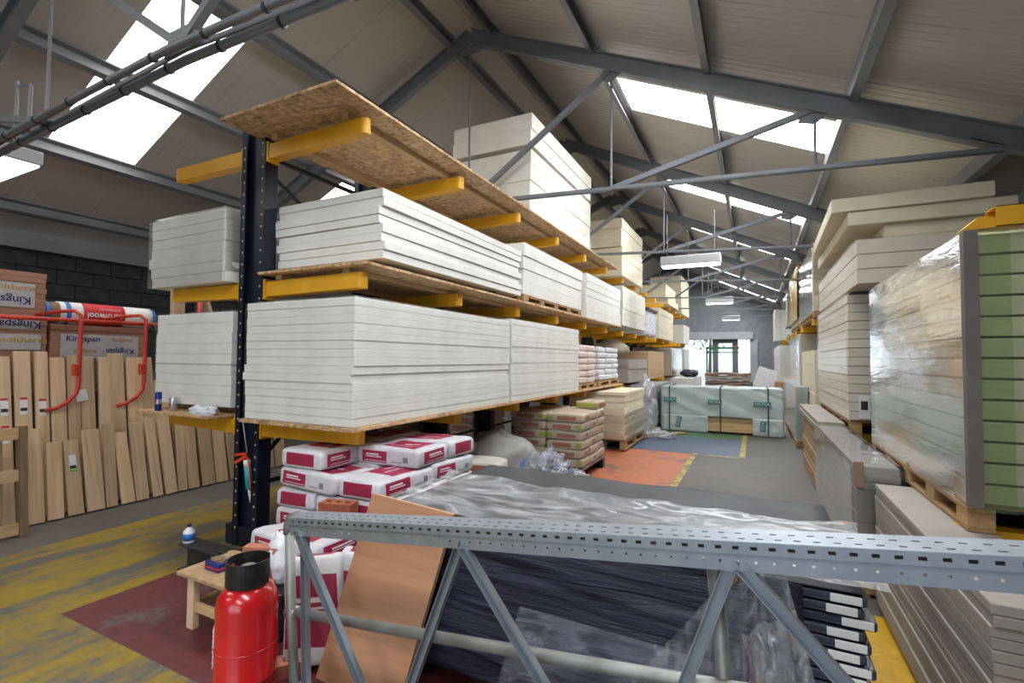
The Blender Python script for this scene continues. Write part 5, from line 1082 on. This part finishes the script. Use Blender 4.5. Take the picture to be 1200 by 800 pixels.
solo('plastic_film', MB().grid(hang, 90, 24), 'film_pleat', 'pleated clear film hanging down the front of black pack', 'plastic film', (-0.05, 1.94, 0.1), smooth=True)
def hang2(u, v):
    x = -0.05 + (0.16 + 0.05 * v) * u + 0.03 * nz(v * 3, 1) + 0.05 * v; z = 0.64 + 0.12 * u * (1 - v) - 0.54 * v; 
    return (x, 1.86 - 0.04 * v + 0.035 * nz(u * 4, v * 5, 9) + 0.015 * nz(u * 12, v * 14), z)
solo('plastic_film', MB().grid(hang2, 30, 40), 'film_sheet', 'torn milky scrap of film dangling beside the pleated film', 'plastic film', (0.1, 1.84, 0.1), smooth=True)
solo('plastic_film', MB().grid(lambda u, v: (-0.93 - 0.10 * v + 0.85 * u, 1.955 - 0.02 * v - 0.006 * nz(u * 4, v * 4, 2), 0.49 - 0.02 * u - 0.36 * v), 20, 12), 'film_blue', 'flat grey-blue film panel low on the front of black pack', 'plastic film', (-0.5, 1.93, 0.15), smooth=True)
# leaning plywood
ps = thing('plywood_sheet', 'pinkish plywood sheet leaning against the black-wrapped pack', 'plywood', (-1.9, 1.76, 0))
TLp, TRp, dn = Vector((-1.725, 1.915, 0.885)), Vector((-1.255, 1.935, 0.845)), Vector((-0.175, -0.175, -0.855))
nrm = (TRp - TLp).cross(dn).normalized()
if nrm.y > 0: nrm = -nrm
lay = [('ply_face', 0.009), ('ply_edge_pale', 0.004), ('ply_edge_red', 0.004), ('ply_edge_pale', 0.005), ('ply_face', 0.004)]
o_ = 0.0
for mt, t_ in lay:
    vs = []
    for dd in (o_, o_ + t_):
        for p_ in (TLp, TRp, TRp + dn, TLp + dn): vs.append(p_ - nrm * dd + nrm * 0.02)
    part('veneer', MB().add(vs, [(0, 1, 2, 3), (7, 6, 5, 4), (0, 4, 5, 1), (1, 5, 6, 2), (2, 6, 7, 3), (3, 7, 4, 0)]), mt, ps); o_ += t_

# ------------------------------------------------------------------ galvanised racking frame and tube railing in front
A = Vector((-1.85, 1.505, 0.86)); D = (Vector((0.49, 1.38, 1.17)) - A); LD = D.length; Dn = D / LD
LEN = LD * 1.28
Nf = Vector((Dn.y, -Dn.x, 0)).normalized()     # towards the camera
Up = Nf.cross(Dn); Up = Up if Up.z > 0 else -Up
fr = thing('racking_frame', 'galvanised perforated racking frame with diagonal struts laid across the railing', 'racking frame', tuple(A))
def plate(o0, e1, w_rows, pitch, phase, nm):
    """perforated plate: o0 start corner, along Dn, rows across e1: list of (w0, w1, kind)"""
    mb = MB(); n = int(LEN / pitch)
    def q(s0, s1, w0, w1):
        a = [o0 + Dn * s0 + e1 * w0, o0 + Dn * s1 + e1 * w0, o0 + Dn * s1 + e1 * w1, o0 + Dn * s0 + e1 * w1]; mb.add(a, [(0, 1, 2, 3)])
    for w0, w1, hole, ph in w_rows:
        if not hole: q(0, LEN, w0, w1); continue
        s = 0.0
        for k in range(n):
            c = (k + ph) * pitch + 0.01
            if c + hole / 2 > LEN: break
            q(s, c - hole / 2, w0, w1); s = c + hole / 2
        q(s, LEN, w0, w1)
    o = part(nm, mb, 'galvanised', fr, fix=False); sm = o.modifiers.new('thickness', 'SOLIDIFY'); sm.thickness = 0.0025; sm.offset = 0
    return o
FH, TW, PI_ = 0.076, 0.112, 0.0425
Bk = -Nf
plate(A, -Up, [(0, 0.010, 0, 0), (0.010, 0.019, 0.016, 0.5), (0.019, 0.030, 0, 0)], PI_, 0, 'front_web')
plate(A - Up * 0.030 - Nf * 0.006, -Up, [(0, 0.018, 0, 0), (0.018, 0.025, 0.007, 0.5), (0.025, FH - 0.030, 0, 0)], PI_, 0, 'front_flange')
plate(A - Up * 0.030 - Nf * 0.006, Nf, [(0, 0.006, 0, 0)], PI_, 0, 'fold')
plate(A, Bk, [(0, 0.022, 0, 0), (0.022, 0.031, 0.016, 0.85), (0.031, 0.066, 0, 0), (0.066, 0.075, 0.016, 0.55), (0.075, TW, 0, 0)], PI_, 0, 'top_face')
plate(A + Bk * TW, -Up, [(0, FH, 0, 0)], PI_, 0, 'back_web')
def on(x, dz=0.0, back=0.03):
    s = (x - A.x) / Dn.x; p = A + Dn * s; return p + Bk * back + Vector((0, 0, dz))
def channel(p, q, w=0.032, d=0.024):
    p, q = Vector(p), Vector(q); up = (q - p).normalized().cross(Nf)
    mb = MB(); dr = (q - p).normalized()
    mb.beam(p, q, 0.002, w, tuple(up)) if False else None
    sd = dr.cross(Nf).normalized()
    def pl(a, b): 
        pts = [p + a, p + b, q + b, q + a]; mb.add(pts, [(0, 1, 2, 3)])
    pl(-sd * w / 2, sd * w / 2); pl(-sd * w / 2, -sd * w / 2 + Nf * d); pl(sd * w / 2, sd * w / 2 + Nf * d)
    o = part('strut', mb, 'galvanised', fr, fix=False); sm = o.modifiers.new('thickness', 'SOLIDIFY'); sm.thickness = 0.003; sm.offset = 0
BO = -0.79
low = [-1.265, -0.34, 0.61]
tops_ = [-1.805, -0.934, -0.05, 0.83]
for k in range(3):
    channel(on(tops_[k] + 0.012, -FH + 0.012, 0.02), on(low[k] - 0.02, BO, 0.02)); channel(on(tops_[k + 1] - 0.012, -FH + 0.012, 0.055), on(low[k] + 0.02, BO, 0.055))
channel(on(-1.80, -FH + 0.012, 0.06), on(-1.765, BO, 0.06))
for x in tops_: part('bolt', MB().tube([on(x, -FH + 0.018, 0.004), on(x, -FH + 0.018, -0.010)], 0.008, 10), 'galvanised', fr)
part('lower_upright', MB().beam(tuple(on(-1.85, BO, 0.04)), tuple(on(1.0, BO, 0.04)), 0.11, 0.075), 'galvanised', fr)
tr = thing('tube_railing', 'bent galvanised tube railing behind the perforated racking frame', 'railing', (-1.95, 1.56, 0))
TB = 0.075
pt = on(-1.945, -0.055, TB); pb = Vector((-1.84, 1.555, 0.0))
e1_ = on(-1.90, -0.012, TB)
part('post', MB().tube([pb, pb.lerp(pt, 0.5), pt], 0.021, 16), 'tube_galv', tr, True)
part('elbow', MB().tube([pt - Vector((0, 0, 0.04)), pt, pt + Vector((0.012, 0, 0.028)), pt + Vector((0.045, 0, 0.045)), on(-1.80, -0.03, TB)], 0.025, 16), 'tube_galv', tr, True)
part('top_rail', MB().tube([on(-1.82, -0.03, TB), on(1.0, -0.03, TB)], 0.0205, 14), 'tube_galv', tr, True)
part('mid_rail', MB().tube([on(-1.90, -0.445, TB), on(1.0, -0.405, TB)], 0.021, 16), 'tube_galv', tr, True)
part('clamp', MB().tube([on(-1.935, -0.447, TB), on(-1.875, -0.444, TB)], 0.028, 14), 'tube_galv', tr, True)
part('post', MB().tube([on(-0.12, -0.05, TB + 0.03), (-0.03, 1.49, 0.0)], 0.021, 16), 'tube_galv', tr, True)
part('post', MB().tube([on(0.99, -0.05, TB + 0.03), (1.03, 1.45, 0.0)], 0.021, 16), 'tube_galv', tr, True)

# ------------------------------------------------------------------ outside the far doorway
def tree(x, y, h, lab, seed):
    t = thing('tree', lab, 'tree', (x, y, 0), 'trees outside'); rn = random.Random(seed)
    part('trunk', MB().tube([(x, y, 0), (x + 0.1, y, h * 0.5)], [0.2, 0.1], 10), 'bark', t)
    mb = MB()
    for k in range(900):
        a = rn.uniform(0, 6.28); e = rn.uniform(-1, 1); r = (rn.random() ** 0.4) * h * 0.33
        c = Vector((x + r * math.cos(a) * math.sqrt(1 - e * e), y + r * math.sin(a) * math.sqrt(1 - e * e), h * 0.62 + r * e * 1.1))
        u = Vector((rn.gauss(0, 1), rn.gauss(0, 1), rn.gauss(0, 1))).normalized() * 0.16; v = u.orthogonal().normalized() * 0.1
        mb.add([c - u, c + v, c + u, c - v], [(0, 1, 2, 3)])
    part('foliage', mb, 'leaf', t, fix=False)
tree(-9, 44, 7.5, 'green tree outside the far doorway, beside the packs', 1); tree(-4.5, 58, 9, 'green tree outside farther off in the doorway middle', 2); tree(1.5, 50, 8, 'green tree outside behind the door jamb', 3)
